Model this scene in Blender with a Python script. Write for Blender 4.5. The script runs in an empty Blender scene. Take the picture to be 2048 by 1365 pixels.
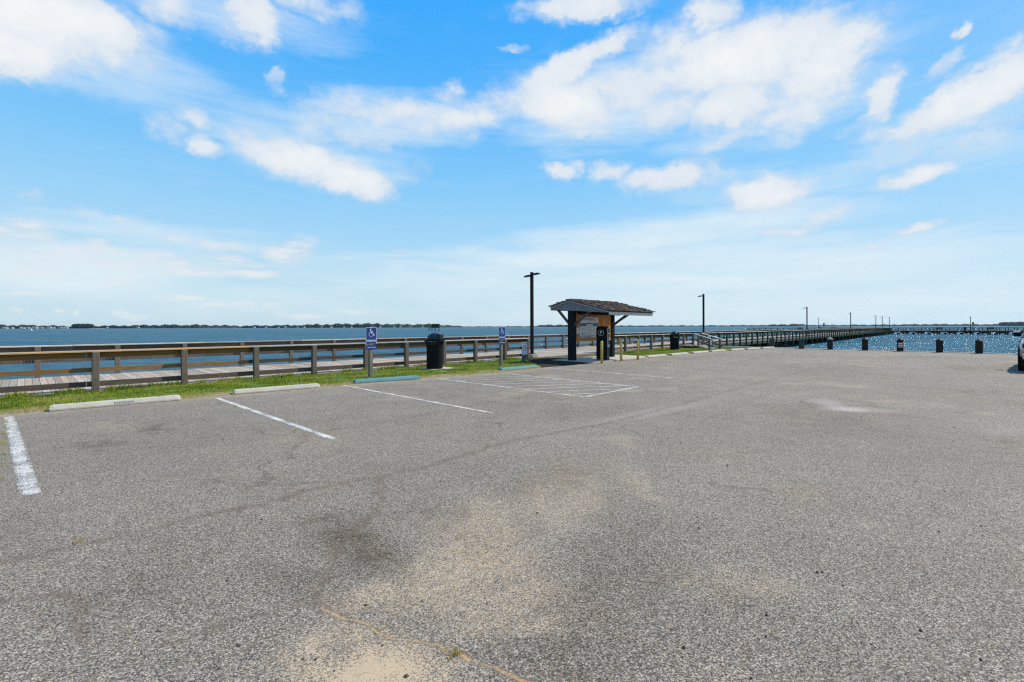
import bpy, bmesh, math, random
import numpy as np
from mathutils import Vector, Matrix
R = math.radians
rng = np.random.default_rng(7)
random.seed(7)
SC = bpy.context.scene
COL = SC.collection

# ------------------------------------------------------------------ camera
F, H = 930.0, 1.55
cam_d = bpy.data.cameras.new('camera'); cam = bpy.data.objects.new('camera', cam_d); COL.objects.link(cam)
cam_d.sensor_width = 36; cam_d.lens = 36*F/2048; cam_d.shift_y = -28.4/2048
cam_d.clip_start = 0.05; cam_d.clip_end = 90000
cam.location = (0, 0, H)
ROLL = -0.149
HAZE = 1.7e-5
cam.rotation_euler = (Matrix.Rotation(R(90), 3, 'X') @ Matrix.Rotation(R(ROLL), 3, 'Z')).to_euler()
SC.camera = cam
SC.render.resolution_x, SC.render.resolution_y = 1024, 682
SC.cycles.use_denoising = False; SC.cycles.sample_clamp_direct = 14; SC.cycles.max_bounces = 4; SC.cycles.diffuse_bounces = 2; SC.cycles.glossy_bounces = 2; SC.cycles.transparent_max_bounces = 8
SC.cycles.pixel_filter_type = 'BLACKMAN_HARRIS'; SC.cycles.filter_width = 1.25

# ------------------------------------------------------------------ light
SUN_AZ, SUN_EL = 66.0, 45.0
SC.view_settings.view_transform = 'Standard'; SC.view_settings.look = 'None'
SC.view_settings.exposure = 0.60; SC.view_settings.gamma = 1.0
sd = bpy.data.lights.new('sun', 'SUN'); so = bpy.data.objects.new('sun', sd); COL.objects.link(so)
sd.energy = 3.9; sd.angle = R(0.53); sd.color = (1.0, 0.94, 0.84)
ldir = Vector((math.sin(R(SUN_AZ))*math.cos(R(SUN_EL)), math.cos(R(SUN_AZ))*math.cos(R(SUN_EL)), math.sin(R(SUN_EL))))
so.rotation_euler = ldir.to_track_quat('Z', 'Y').to_euler(); so.location = (0, 0, 50)

# node helper -------------------------------------------------------
class NT:
    def __init__(s, tree): s.t = tree; s.n = tree.nodes; s.l = tree.links
    def node(s, typ, **kw):
        nd = s.n.new(typ)
        for k, v in kw.items():
            if k.startswith('_'): setattr(nd, k[1:], v)
        return nd
    def put(s, sock, v):
        if isinstance(v, bpy.types.NodeSocket): s.l.new(v, sock)
        elif isinstance(v, (tuple, list)) and sock.type == 'RGBA' and len(v) == 3: sock.default_value = (*v, 1)
        else: sock.default_value = v
    def m(s, op, a, b=0.0, c=None, clamp=False):
        nd = s.n.new('ShaderNodeMath'); nd.operation = op; nd.use_clamp = clamp
        s.put(nd.inputs[0], a); s.put(nd.inputs[1], b)
        if c is not None: s.put(nd.inputs[2], c)
        return nd.outputs[0]
    def vm(s, op, a, b=None, out=0):
        nd = s.n.new('ShaderNodeVectorMath'); nd.operation = op
        s.put(nd.inputs[0], a)
        if b is not None: s.put(nd.inputs[3 if op == 'SCALE' else 1], b)
        return nd.outputs[out]
    def noise(s, vec, scale, detail=4, rough=0.55, dist=0.0, out='Fac', dim='3D'):
        nd = s.n.new('ShaderNodeTexNoise'); nd.noise_dimensions = dim
        if vec is not None: s.l.new(vec, nd.inputs['Vector'])
        nd.inputs['Scale'].default_value = scale; nd.inputs['Detail'].default_value = detail
        nd.inputs['Roughness'].default_value = rough; nd.inputs['Distortion'].default_value = dist
        return nd.outputs[out]
    def vor(s, vec, scale, out='Distance', feature='F1', rand=1.0):
        nd = s.n.new('ShaderNodeTexVoronoi'); nd.feature = feature
        s.l.new(vec, nd.inputs['Vector']); nd.inputs['Scale'].default_value = scale
        nd.inputs['Randomness'].default_value = rand
        return nd.outputs[out]
    def mix(s, fac, a, b, mode='MIX'):
        nd = s.n.new('ShaderNodeMix'); nd.data_type = 'RGBA'; nd.blend_type = mode
        s.put(nd.inputs[0], fac); s.put(nd.inputs[6], a); s.put(nd.inputs[7], b)
        return nd.outputs[2]
    def ramp(s, fac, stops, interp='LINEAR'):
        nd = s.n.new('ShaderNodeValToRGB'); nd.color_ramp.interpolation = interp
        e = nd.color_ramp.elements
        for i, (p, c) in enumerate(stops):
            el = e[i] if i < 2 else e.new(p)
            el.position = p; el.color = (*c, 1) if len(c) == 3 else c
        s.put(nd.inputs[0], fac); return nd.outputs[0]
    def mr(s, v, a, b, c=0.0, d=1.0, smooth=False):
        nd = s.n.new('ShaderNodeMapRange'); nd.clamp = True
        if smooth: nd.interpolation_type = 'SMOOTHSTEP'
        s.put(nd.inputs[0], v)
        for i, x in enumerate((a, b, c, d)): s.put(nd.inputs[i+1], x)
        return nd.outputs[0]
    def map(s, vec, loc=(0,0,0), rot=(0,0,0), sc=(1,1,1), typ='POINT'):
        nd = s.n.new('ShaderNodeMapping'); nd.vector_type = typ
        s.l.new(vec, nd.inputs[0]); nd.inputs[1].default_value = loc
        nd.inputs[2].default_value = rot; nd.inputs[3].default_value = sc
        return nd.outputs[0]
    def sep(s, v):
        nd = s.n.new('ShaderNodeSeparateXYZ'); s.l.new(v, nd.inputs[0]); return nd.outputs
    def comb(s, x, y, z):
        nd = s.n.new('ShaderNodeCombineXYZ')
        for i, v in enumerate((x, y, z)): s.put(nd.inputs[i], v)
        return nd.outputs[0]
    def bump(s, h, strength=0.5, dist=0.01, normal=None):
        nd = s.n.new('ShaderNodeBump'); s.l.new(h, nd.inputs['Height'])
        nd.inputs['Strength'].default_value = strength; nd.inputs['Distance'].default_value = dist
        if normal is not None: s.l.new(normal, nd.inputs['Normal'])
        return nd.outputs[0]

# ------------------------------------------------------------------ sky and clouds
W = bpy.data.worlds.new('World'); SC.world = W; W.use_nodes = True
w = NT(W.node_tree); w.n.clear()
sky = w.n.new('ShaderNodeTexSky'); sky.sky_type = 'NISHITA'; sky.sun_disc = False
sky.sun_elevation = R(SUN_EL); sky.sun_rotation = R(SUN_AZ); sky.air_density = 1.0; sky.dust_density = 0.6; sky.ozone_density = 2.0
tc = w.n.new('ShaderNodeTexCoord')
gx, gy, gz_ = w.sep(tc.outputs['Generated'])
az = w.m('ARCTAN2', gx, gy); el = w.m('ARCSINE', gz_)
hx = w.m('SQRT', w.m('ADD', w.m('MULTIPLY', gx, gx), w.m('MULTIPLY', gy, gy)))
elr = w.m('MULTIPLY', el, 57.2958)
# clear sky: elevation gradient blended with the physical sky
grad = w.ramp(w.m('DIVIDE', elr, 90.0), [(0.0, (0.62, 0.79, 0.87)), (0.06, (0.52, 0.77, 0.91)), (0.12, (0.38, 0.70, 0.97)),
    (0.20, (0.22, 0.60, 1.0)), (0.32, (0.075, 0.46, 1.02)), (0.42, (0.03, 0.40, 1.02)), (1.0, (0.03, 0.2, 0.6))])
rightness = w.mr(az, 0.15, 0.9)
grad = w.mix(w.m('MULTIPLY', rightness, 0.30), grad, (0.42, 0.70, 0.98))
skyc = w.vm('SCALE', sky.outputs[0], 0.10)
clear = w.mix(0.08, grad, skyc)
# cloud field in (azimuth, elevation) space
base = w.comb(az, el, 0.0)
cdir = w.map(tc.outputs['Generated'], sc=(1, 1, 1.35))
n1 = w.noise(cdir, 5.0, 5, 0.6, out='Color'); n2 = w.noise(cdir, 16.0, 6, 0.68, out='Color')
wv = w.vm('ADD', w.vm('SCALE', w.vm('SUBTRACT', n1, (0.5, 0.5, 0.5)), 0.12), w.vm('SCALE', w.vm('SUBTRACT', n2, (0.5, 0.5, 0.5)), 0.085))
wv = w.vm('MULTIPLY', wv, (1, 0.75, 0))
wsc = w.mr(el, 0.02, 0.34, 0.28, 1.0); wv = w.vm('MULTIPLY', wv, w.comb(wsc, w.m('MULTIPLY', wsc, 0.8), 0.0))
P = w.vm('ADD', base, wv)
CL = [ # px, py, rx, ry, tilt, amount : puffy
 (90,35,280,105,0,1.15),(40,100,170,75,0,1.1),(345,25,90,60,0,.62),(505,45,60,75,-25,.95),(610,5,140,42,0,.6),
 (395,236,48,30,0,.62),(400,287,55,34,-15,.68),(338,268,45,42,0,.42),(497,272,38,24,0,.62),
 (590,315,150,52,-12,1.0),(700,362,98,48,-12,1.15),(640,262,60,60,0,.42),(630,210,45,28,0,.4),
 (800,222,190,30,3,.62),(900,245,150,42,6,.66),(905,180,60,32,0,.42),(735,275,75,32,0,.45),(820,345,60,50,0,.36),
 (1150,128,170,34,20,.9),(1135,205,120,62,-8,1.05),(1185,258,60,28,0,.6),(1085,180,120,55,10,.62),
 (1275,165,130,62,10,.74),(1345,215,80,60,0,.66),(1040,95,40,14,0,.5),
 (1165,12,150,42,0,.95),(1420,25,60,60,20,.72),(1335,95,80,80,0,.5),
 (1500,110,185,105,0,1.25),(1645,130,115,80,38,1.0),(1475,215,105,70,0,1.0),(1600,215,110,62,35,.66),(1440,288,85,24,10,.62),
 (1752,195,42,70,-25,.78),(1960,185,200,58,22,1.15),(1860,235,120,42,8,.95),(2040,130,70,70,0,.8),(1895,130,60,26,45,.42),(1915,58,24,22,0,.55),
 (1800,300,190,34,9,.42),(2000,255,150,40,18,.5),(1740,255,60,35,0,.5),
 (1138,342,44,24,0,.78),(1225,345,68,30,8,.7),(1348,357,112,40,0,.92),(1440,350,60,18,0,.5),
 (1528,388,112,44,0,1.05),(1848,350,88,26,9,.9),(1842,458,60,16,10,.75),(1755,490,34,9,0,.62),(1640,440,100,26,22,.6),(1565,470,60,14,5,.62),
 (45,458,85,36,-10,.62),(210,494,44,18,0,.66),(345,470,46,13,0,.6),(430,491,62,15,0,.64),(560,508,80,30,8,.66),(180,520,200,32,0,.5),
 (480,545,110,13,0,.72),(380,528,180,22,-4,.55),(70,395,40,18,0,.36),(178,425,48,12,0,.36),(255,437,44,14,0,.4),(795,510,66,11,0,.42),
 (30,500,70,22,0,.6),(90,545,120,16,0,.6),(300,508,60,16,0,.55),(240,560,150,12,0,.5),(470,520,90,16,-5,.6),(590,490,50,24,10,.6),(350,595,90,10,0,.5),(600,632,60,7,0,.5),(700,618,60,8,0,.4),(60,590,70,9,0,.5),
 (240,625,26,11,0,.55),(430,606,24,8,0,.6),(530,615,80,14,-5,.45),(35,620,18,8,0,.5),(110,622,14,7,0,.5),(152,626,12,7,0,.5),(275,638,50,9,0,.5),(185,188,34,20,0,.3),(562,175,24,28,0,.38)]
VEIL = [ # soft streaks
 (1330,470,420,46,3,.55),(1180,515,420,30,0,.6),(1480,545,620,70,0,.55),(1450,560,160,14,0,.45),(1900,570,300,40,0,.38),(150,535,380,75,0,.62),(300,470,330,40,0,.35),(80,575,220,24,0,.4),
 (500,600,420,50,0,.3),(1000,560,520,70,0,.38),(1500,610,800,50,0,.42),(830,240,260,70,3,.42),(1250,190,300,120,8,.5),(1500,180,300,150,0,.4),(1850,270,260,70,10,.35),(430,20,360,70,0,.35),(620,300,240,90,-10,.35),(1650,350,500,60,0,.22),
 (180,115,330,110,0,.45)]
def blob(px, py, rx, ry, tilt, a, P, gain=1.0):
    p = (px-1024)/F; hy = 656.8-.0026*px; q = (hy-py)/F
    A = math.atan(p); rr = math.sqrt(1+p*p); E = math.atan(q/rr)
    sx = rx/F*math.cos(A)**1.7; sy = ry/F/rr*math.cos(E)**2
    mp = w.map(P, loc=(A, E, 0), rot=(0, 0, R(tilt)), sc=(sx, sy, 1), typ='TEXTURE')
    ln = w.vm('LENGTH', mp, out=1)
    return w.mr(ln, 1.35, 0.15, 0.0, a*gain, smooth=True)
def accumulate(L, P, gain):
    acc = None
    for k, b in enumerate(L):
        if k % 15 == 14: P = w.vm('ADD', P, w.vm('SCALE', w.comb(acc, acc, 0.0), 1e-6))   # keeps the node stack shallow
        v = blob(*b, P, gain)
        if acc is None: acc = v
        else:
            nd = w.n.new('ShaderNodeMath'); nd.operation = 'SMOOTH_MAX'; w.put(nd.inputs[0], acc); w.put(nd.inputs[1], v); nd.inputs[2].default_value = 0.12
            acc = nd.outputs[0]
    return acc
field = accumulate(CL, P, 1.16)
Pv = w.vm('ADD', w.vm('ADD', base, w.vm('SCALE', wv, 0.7)), w.vm('SCALE', w.comb(field, field, 0.0), 1e-6)); veil = accumulate(VEIL, Pv, 1.45)
# clouds outside the photographed part of the sky
outside = w.m('MAXIMUM', w.mr(w.m('ABSOLUTE', az), 0.86, 1.1, smooth=True), w.mr(el, 0.66, 0.9, smooth=True))
gen = w.mr(w.noise(w.map(tc.outputs['Generated'], sc=(1, 1, 2.2)), 2.1, 6, 0.6), 0.44, 0.72)
field = w.m('MAXIMUM', field, w.m('MULTIPLY', gen, outside))
lowc = w.map(tc.outputs['Generated'], sc=(1, 1, 5))
low_f = w.mr(el, 0.05, 0.25)
det = w.noise(cdir, 24.0, 7, 0.62, 0.1)
det2 = w.noise(cdir, 7.0, 5, 0.55, 0.1)
dlow = w.noise(lowc, 20.0, 6, 0.6, 0.2)
dhi = w.m('ADD', w.m('MULTIPLY', w.m('SUBTRACT', det, 0.5), 0.95), w.m('MULTIPLY', w.m('SUBTRACT', det2, 0.5), 0.95))
dsum = w.m('ADD', w.m('MULTIPLY', dhi, low_f), w.m('MULTIPLY', w.m('MULTIPLY', w.m('SUBTRACT', dlow, 0.5), 2.4), w.m('SUBTRACT', 1.0, low_f)))
dens = w.m('ADD', field, w.m('MULTIPLY', dsum, w.mr(field, 0.02, 0.3)))
alpha = w.m('POWER', w.mr(dens, 0.14, 0.80), 1.3)
streak = w.noise(w.map(tc.outputs['Generated'], sc=(1, 1, 7)), 5.0, 6, 0.6, 0.4)
va = w.m('MULTIPLY', w.mr(w.m('ADD', veil, w.m('MULTIPLY', w.m('SUBTRACT', streak, 0.5), 1.1)), 0.1, 0.9), w.mr(veil, 0.0, 0.25))
shade = w.mr(w.m('ADD', w.m('MULTIPLY', dens, 0.65), w.m('MULTIPLY', det2, 0.5)), 0.45, 1.30)
ccol = w.mix(shade, (0.62, 0.73, 0.86), (0.93, 0.94, 0.935))
c1 = w.mix(w.m('MULTIPLY', va, 0.86), clear, (0.76, 0.87, 0.93))
warmlow = w.mr(elr, 0.0, 9.0)
ccol = w.mix(warmlow, (0.80, 0.86, 0.86), ccol)
c2 = w.mix(w.m('MULTIPLY', alpha, w.mr(elr, 0.0, 6.0, 0.8, 0.97)), c1, ccol)
# below the horizon: plain haze colour
c2 = w.mix(w.mr(elr, -0.4, 0.0), (0.3, 0.45, 0.5), c2)
bg = w.n.new('ShaderNodeBackground'); w.l.new(c2, bg.inputs[0]); bg.inputs[1].default_value = 0.66
ow = w.n.new('ShaderNodeOutputWorld'); w.l.new(bg.outputs[0], ow.inputs[0])
W.cycles.sampling_method = 'MANUAL'; W.cycles.sample_map_resolution = 512

# ------------------------------------------------------------------ frame of the pier: s along it, w out over the water
U2 = np.array([891.0, 930.0]); U2 /= np.hypot(*U2); N2 = np.array([-U2[1], U2[0]]); P0 = np.array([-12.22, 11.1])
ANG = math.atan2(U2[1], U2[0])
def SW(s, w_, z=0.0):
    p = P0 + s*U2 + w_*N2; return Vector((p[0], p[1], z))
def G(x, y, z=0.0):
    d = y-(656.8-.0026*x); Z = F*(H-z)/d; return Vector(((x-1024)/F*Z, Z, z))
def toSW(p): d = np.array([p[0], p[1]])-P0; return float(d@U2), float(d@N2)

# ------------------------------------------------------------------ object helpers
def tag(o, label=None, cat=None, group=None, kind=None):
    if label: o['label'] = label
    if cat: o['category'] = cat
    if group: o['group'] = group
    if kind: o['kind'] = kind
    return o
def thing(name, loc, rz=0.0, label=None, cat=None, group=None):
    o = bpy.data.objects.new(name, None); COL.objects.link(o); o.empty_display_size = 0.2
    o.location = loc; o.rotation_euler = (0, 0, rz); return tag(o, label, cat, group)
def dup(root, loc, rz=None, label=None, group=None):
    def cp(o, par):
        c = o.copy(); COL.objects.link(c); c.parent = par
        for ch in o.children: cp(ch, c)
        return c
    r = cp(root, None); r.location = loc
    if rz is not None: r.rotation_euler = (0, 0, rz)
    if label: r['label'] = label
    if group: r['group'] = group
    return r
class MB:
    def __init__(s): s.v = []; s.f = []; s.r = []; s.n = 0
    def add(s, verts, faces, rnd=None):
        k = s.n; s.v += [tuple(v) for v in verts]; s.f += [tuple(i+k for i in f) for f in faces]
        s.r += [rng.random() if rnd is None else rnd]*len(verts); s.n += len(verts); return s
    def box(s, x0, x1, y0, y1, z0, z1, rnd=None, M=None):
        v = [(x0,y0,z0),(x1,y0,z0),(x1,y1,z0),(x0,y1,z0),(x0,y0,z1),(x1,y0,z1),(x1,y1,z1),(x0,y1,z1)]
        if M is not None: v = [M @ Vector(p) for p in v]
        return s.add(v, [(0,3,2,1),(4,5,6,7),(0,1,5,4),(1,2,6,5),(2,3,7,6),(3,0,4,7)], rnd)
    def beam(s, a, b, wd, th, rnd=None, up=(0,0,1)):
        a, b = Vector(a), Vector(b); d = (b-a); L = d.length; x = d.normalized()
        u_ = Vector(up)
        if abs(x.dot(u_)) > .99: u_ = Vector((0, 1, 0))
        y = u_.cross(x).normalized(); z = x.cross(y)
        M = Matrix((( x[0],y[0],z[0],a[0]),(x[1],y[1],z[1],a[1]),(x[2],y[2],z[2],a[2]),(0,0,0,1)))
        return s.box(0, L, -wd/2, wd/2, -th/2, th/2, rnd, M)
    def lathe(s, prof, seg=24, cx=0, cy=0, rnd=None, a0=0, a1=2*math.pi):
        full = abs(a1-a0-2*math.pi) < 1e-4; m = seg if full else seg+1
        v = []; f = []
        for (r, z) in prof:
            for i in range(m):
                a = a0+(a1-a0)*i/seg; v.append((cx+r*math.cos(a), cy+r*math.sin(a), z))
        for j in range(len(prof)-1):
            for i in range(seg):
                i2 = (i+1) % m; f.append((j*m+i, j*m+i2, (j+1)*m+i2, (j+1)*m+i))
        if full:
            if prof[0][0] > 1e-5: f.append(tuple(range(m))[::-1])
            if prof[-1][0] > 1e-5: f.append(tuple((len(prof)-1)*m+i for i in range(m)))
        return s.add(v, f, rnd)
    def prism(s, poly, z0, z1, rnd=None, M=None):
        n = len(poly); v = [(x, y, z0) for x, y in poly]+[(x, y, z1) for x, y in poly]
        if M is not None: v = [M @ Vector(p) for p in v]
        f = [tuple(range(n))[::-1], tuple(range(n, 2*n))]+[(i, (i+1) % n, n+(i+1) % n, n+i) for i in range(n)]
        return s.add(v, f, rnd)
    def loft(s, rings, rnd=None, caps=True):
        m = len(rings[0]); v = [p for r in rings for p in r]; f = []
        for j in range(len(rings)-1):
            for i in range(m): f.append((j*m+i, j*m+(i+1) % m, (j+1)*m+(i+1) % m, (j+1)*m+i))
        if caps: f += [tuple(range(m))[::-1], tuple((len(rings)-1)*m+i for i in range(m))]
        return s.add(v, f, rnd)
    def build(s, name, mat, parent=None, bevel=0.0, smooth=False, loc=None, rot=None, label=None):
        me = bpy.data.meshes.new(name); me.from_pydata(s.v, [], s.f)
        at = me.attributes.new('rnd', 'FLOAT', 'POINT'); at.data.foreach_set('value', np.array(s.r, dtype=np.float32))
        if isinstance(mat, (list, tuple)):
            for q in mat: me.materials.append(q)
        else: me.materials.append(mat)
        me.update()
        o = bpy.data.objects.new(name, me); COL.objects.link(o)
        if parent: o.parent = parent
        if loc is not None: o.location = loc
        if rot is not None: o.rotation_euler = rot
        if smooth:
            me.shade_smooth()
            if smooth != 'all': me.set_sharp_from_angle(angle=R(40))
        if bevel:
            b = o.modifiers.new('bevel', 'BEVEL'); b.width = bevel; b.segments = 2; b.limit_method = 'ANGLE'; b.angle_limit = R(40)
        if label: o['label'] = label
        return o
def bigmesh(name, verts, quads, mat, attrs=None, cattrs=None, smooth=False):
    me = bpy.data.meshes.new(name); verts = np.asarray(verts, dtype=np.float32); quads = np.asarray(quads, dtype=np.int32)
    k = quads.shape[1]
    me.vertices.add(len(verts)); me.vertices.foreach_set('co', verts.ravel())
    me.loops.add(quads.size); me.loops.foreach_set('vertex_index', quads.ravel())
    me.polygons.add(len(quads)); me.polygons.foreach_set('loop_start', np.arange(0, quads.size, k, dtype=np.int32))
    me.update(calc_edges=True)
    for n_, a in (attrs or {}).items():
        at = me.attributes.new(n_, 'FLOAT', 'POINT'); at.data.foreach_set('value', np.asarray(a, dtype=np.float32))
    for n_, a in (cattrs or {}).items():
        at = me.attributes.new(n_, 'FLOAT_COLOR', 'POINT'); at.data.foreach_set('color', np.asarray(a, dtype=np.float32).ravel())
    me.materials.append(mat)
    if smooth: me.shade_smooth()
    o = bpy.data.objects.new(name, me); COL.objects.link(o); return o
def textmesh(name, s, size, mat, parent, loc, rot, ext=0.001, align='CENTER'):
    cu = bpy.data.curves.new('txt', 'FONT'); cu.body = s; cu.size = size; cu.align_x = align; cu.align_y = 'CENTER'; cu.extrude = ext; cu.offset = size*0.012
    t = bpy.data.objects.new('txt', cu); me = bpy.data.meshes.new_from_object(t); me.name = name
    bpy.data.objects.remove(t); bpy.data.curves.remove(cu)
    me.materials.clear(); me.materials.append(mat)
    o = bpy.data.objects.new(name, me); COL.objects.link(o); o.parent = parent; o.location = loc; o.rotation_euler = rot; return o

# ------------------------------------------------------------------ materials
def newmat(name):
    m = bpy.data.materials.new(name); m.use_nodes = True; t = NT(m.node_tree); b = t.n['Principled BSDF']; return m, t, b
def attr(t, name, out='Fac'):
    a = t.n.new('ShaderNodeAttribute'); a.attribute_name = name; return a.outputs[out]
def objco(t): return t.n.new('ShaderNodeTexCoord').outputs['Object']
def plain(name, col, rough=0.6, metal=0.0, var=0.25, scale=6.0, bumpd=0.002, spec=0.5):
    m, t, b = newmat(name); co = objco(t)
    nz = t.noise(co, scale, 6, 0.65)
    c = t.mix(t.mr(nz, 0.3, 0.7), tuple(x*(1-var) for x in col), tuple(min(1, x*(1+var)) for x in col))
    t.put(b.inputs['Base Color'], c); t.put(b.inputs['Roughness'], t.mr(t.noise(co, scale*3, 4), 0.3, 0.7, max(0, rough-.1), min(1, rough+.1)))
    b.inputs['Metallic'].default_value = metal; b.inputs['Specular IOR Level'].default_value = spec
    if bumpd: t.put(b.inputs['Normal'], t.bump(t.noise(co, scale*8, 4), 0.4, bumpd))
    return m
def wood(name, lo, hi, tint, grain=(1, 12, 12), rough=0.85, scale=3.0, spread=1.0):
    """weathered timber: long grain, per-board tone, dark checks and knots"""
    m, t, b = newmat(name); co = objco(t); r = attr(t, 'rnd')
    off = t.comb(t.m('MULTIPLY', r, 37.0), t.m('MULTIPLY', r, 11.0), t.m('MULTIPLY', r, 23.0))
    v = t.vm('ADD', co, off)
    g = t.noise(t.map(v, sc=grain), scale, 8, 0.7, 0.6)
    g2 = t.noise(t.map(v, sc=tuple(x*2.5 for x in grain)), scale*1.7, 4, 0.6)
    bl = t.noise(v, 1.7, 4, 0.6)
    c = t.mix(t.mr(g, 0.3, 0.72), lo, hi)
    c = t.mix(t.m('MULTIPLY', t.mr(bl, 0.42, 0.66), 0.5), c, tint)
    tone = t.mr(r, 0, 1, 1-0.38*spread, 1+0.28*spread)
    c = t.mix(1.0, c, t.comb(tone, tone, tone), 'MULTIPLY')
    red = t.mr(t.m('FRACT', t.m('MULTIPLY', r, 7.31)), 0.72, 0.95, 0, 0.5*spread)
    c = t.mix(red, c, t.mix(1.0, c, (1.15, 0.82, 0.68), 'MULTIPLY'))
    c = t.mix(t.mr(g2, 0.60, 0.72, 0, 0.75), c, tuple(x*0.35 for x in lo))
    kn = t.vor(t.map(v, sc=(1.2, 5, 5) if grain[0] < grain[1] else (5, 1.2, 5)), 1.3)
    c = t.mix(t.mr(kn, 0.0, 0.07, 0.7, 0), c, tuple(x*0.3 for x in lo))
    t.put(b.inputs['Base Color'], c); b.inputs['Roughness'].default_value = rough; b.inputs['Specular IOR Level'].default_value = 0.08
    t.put(b.inputs['Normal'], t.bump(t.m('ADD', g, t.m('MULTIPLY', g2, -0.6)), 0.6, 0.006))
    return m
M_deck = wood('deck planks', (0.18, 0.15, 0.12), (0.50, 0.45, 0.375), (0.43, 0.33, 0.25), grain=(14, 1, 14), spread=0.75)
M_cap = wood('weathered cap', (0.24, 0.20, 0.16), (0.78, 0.72, 0.62), (0.6, 0.53, 0.43))
M_rail = wood('rail boards', (0.055, 0.042, 0.035), (0.19, 0.14, 0.11), (0.15, 0.105, 0.085))
M_post = wood('rail posts', (0.07, 0.055, 0.045), (0.24, 0.195, 0.155), (0.19, 0.15, 0.11), grain=(14, 14, 1))
M_newcap = wood('new pine cap', (0.45, 0.27, 0.12), (0.72, 0.47, 0.25), (0.62, 0.40, 0.2), spread=0.3)
M_newrail = wood('shaded new pine rail', (0.16, 0.085, 0.035), (0.34, 0.19, 0.08), (0.26, 0.15, 0.07), spread=0.4)  # same pine as the cap, darkened because its upright faces get little light
M_green = wood('shaded green timber', (0.018, 0.026, 0.022), (0.075, 0.10, 0.082), (0.045, 0.08, 0.062))  # greenish pier timber, the shade of its unlit side put into the colour
M_greenp = wood('shaded green posts', (0.02, 0.026, 0.022), (0.08, 0.10, 0.083), (0.05, 0.075, 0.06), grain=(14, 14, 1))  # the same shade-darkened green, grain upright
M_pile = wood('tarred piles', (0.010, 0.010, 0.009), (0.045, 0.045, 0.038), (0.03, 0.033, 0.028), grain=(12, 12, 1))
M_signpost = wood('sign posts', (0.11, 0.095, 0.075), (0.30, 0.26, 0.21), (0.24, 0.21, 0.16), grain=(14, 14, 1))
M_kpost = wood('kiosk shaded timber', (0.007, 0.010, 0.012), (0.022, 0.026, 0.028), (0.016, 0.02, 0.022), grain=(14, 14, 1), spread=0.2)  # base colour lowered to hold the shade on the kiosk posts
M_gable = wood('kiosk gable boards', (0.13, 0.135, 0.15), (0.25, 0.26, 0.285), (0.2, 0.21, 0.235), grain=(14, 14, 1), spread=0.35)
M_trim = wood('kiosk grey trim', (0.42, 0.40, 0.38), (0.66, 0.63, 0.60), (0.55, 0.53, 0.50), spread=0.2)
M_brace = wood('kiosk braces', (0.05, 0.042, 0.04), (0.17, 0.14, 0.125), (0.13, 0.105, 0.09))
M_cedar = wood('cedar siding', (0.42, 0.18, 0.05), (0.78, 0.38, 0.12), (0.66, 0.28, 0.08), grain=(14, 14, 1), spread=0.4)
M_shake = wood('cedar shakes', (0.07, 0.052, 0.042), (0.36, 0.285, 0.235), (0.26, 0.19, 0.155), grain=(6, 1.5, 6), spread=1.1)
M_black = plain('black powder coat', (0.010, 0.012, 0.014), 0.6, 0, 0.3, 9, 0, 0.08)
M_blk2 = plain('dark steel', (0.018, 0.021, 0.026), 0.5, 0, 0.3, 5, 0, 0.2)
M_dome = plain('blue black plastic', (0.008, 0.014, 0.024), 0.35, 0, 0.25, 7, 0, 0.3)
M_conc = plain('concrete', (0.38, 0.345, 0.29), 0.9, 0, 0.18, 7, 0.004, 0.2)
M_galv = plain('galvanised steel', (0.5, 0.52, 0.54), 0.4, 0.7, 0.15, 12, 0.0005)
M_grey = plain('grey panel', (0.35, 0.37, 0.38), 0.45, 0.2, 0.1, 8, 0.0005)
M_blue = plain('sign blue', (0.002, 0.035, 0.20), 0.4, 0, 0.08, 5, 0)
M_white = plain('sign white', (0.72, 0.74, 0.76), 0.5, 0, 0.05, 5, 0)
M_paper = plain('poster paper', (0.72, 0.74, 0.78), 0.5, 0, 0.08, 9, 0)
M_ink = plain('poster ink', (0.12, 0.14, 0.2), 0.6, 0, 0.3, 9, 0)
M_navy = plain('poster navy', (0.025, 0.08, 0.22), 0.5, 0, 0.15, 9, 0)
M_red = plain('sign red', (0.4, 0.06, 0.06), 0.5, 0, 0.1, 9, 0)
M_glass = plain('dark glass', (0.02, 0.03, 0.035), 0.08, 0, 0.1, 3, 0)
M_rubber = plain('tyre rubber', (0.012, 0.012, 0.012), 0.85, 0, 0.3, 20, 0.002)
M_chrome = plain('chrome', (0.6, 0.62, 0.64), 0.15, 1.0, 0.1, 5, 0)
M_amber = plain('reflector', (0.5, 0.18, 0.05), 0.3, 0, 0.1, 5, 0)

def mat_yellow():
    m, t, b = newmat('yellow bollard paint'); co = objco(t)
    n = t.noise(co, 9, 6, 0.7)
    c = t.mix(t.mr(t.noise(co, 3, 4), 0.3, 0.7), (0.50, 0.36, 0.07), (0.66, 0.50, 0.12))
    c = t.mix(t.mr(n, 0.60, 0.7, 0, 0.8), c, (0.16, 0.10, 0.05))
    t.put(b.inputs['Base Color'], c); b.inputs['Roughness'].default_value = 0.6; return m
M_yel = mat_yellow()
def mat_stop(name, base, worn, edge):
    m, t, b = newmat(name); co = objco(t)
    n = t.noise(co, 5, 7, 0.7); n2 = t.noise(co, 40, 5, 0.7)
    c = t.mix(t.mr(n, 0.35, 0.7), base, worn)
    c = t.mix(t.mr(n2, 0.58, 0.72, 0, 0.7), c, edge)
    t.put(b.inputs['Base Color'], c); b.inputs['Roughness'].default_value = 0.85
    t.put(b.inputs['Normal'], t.bump(n2, 0.5, 0.004)); return m
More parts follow.
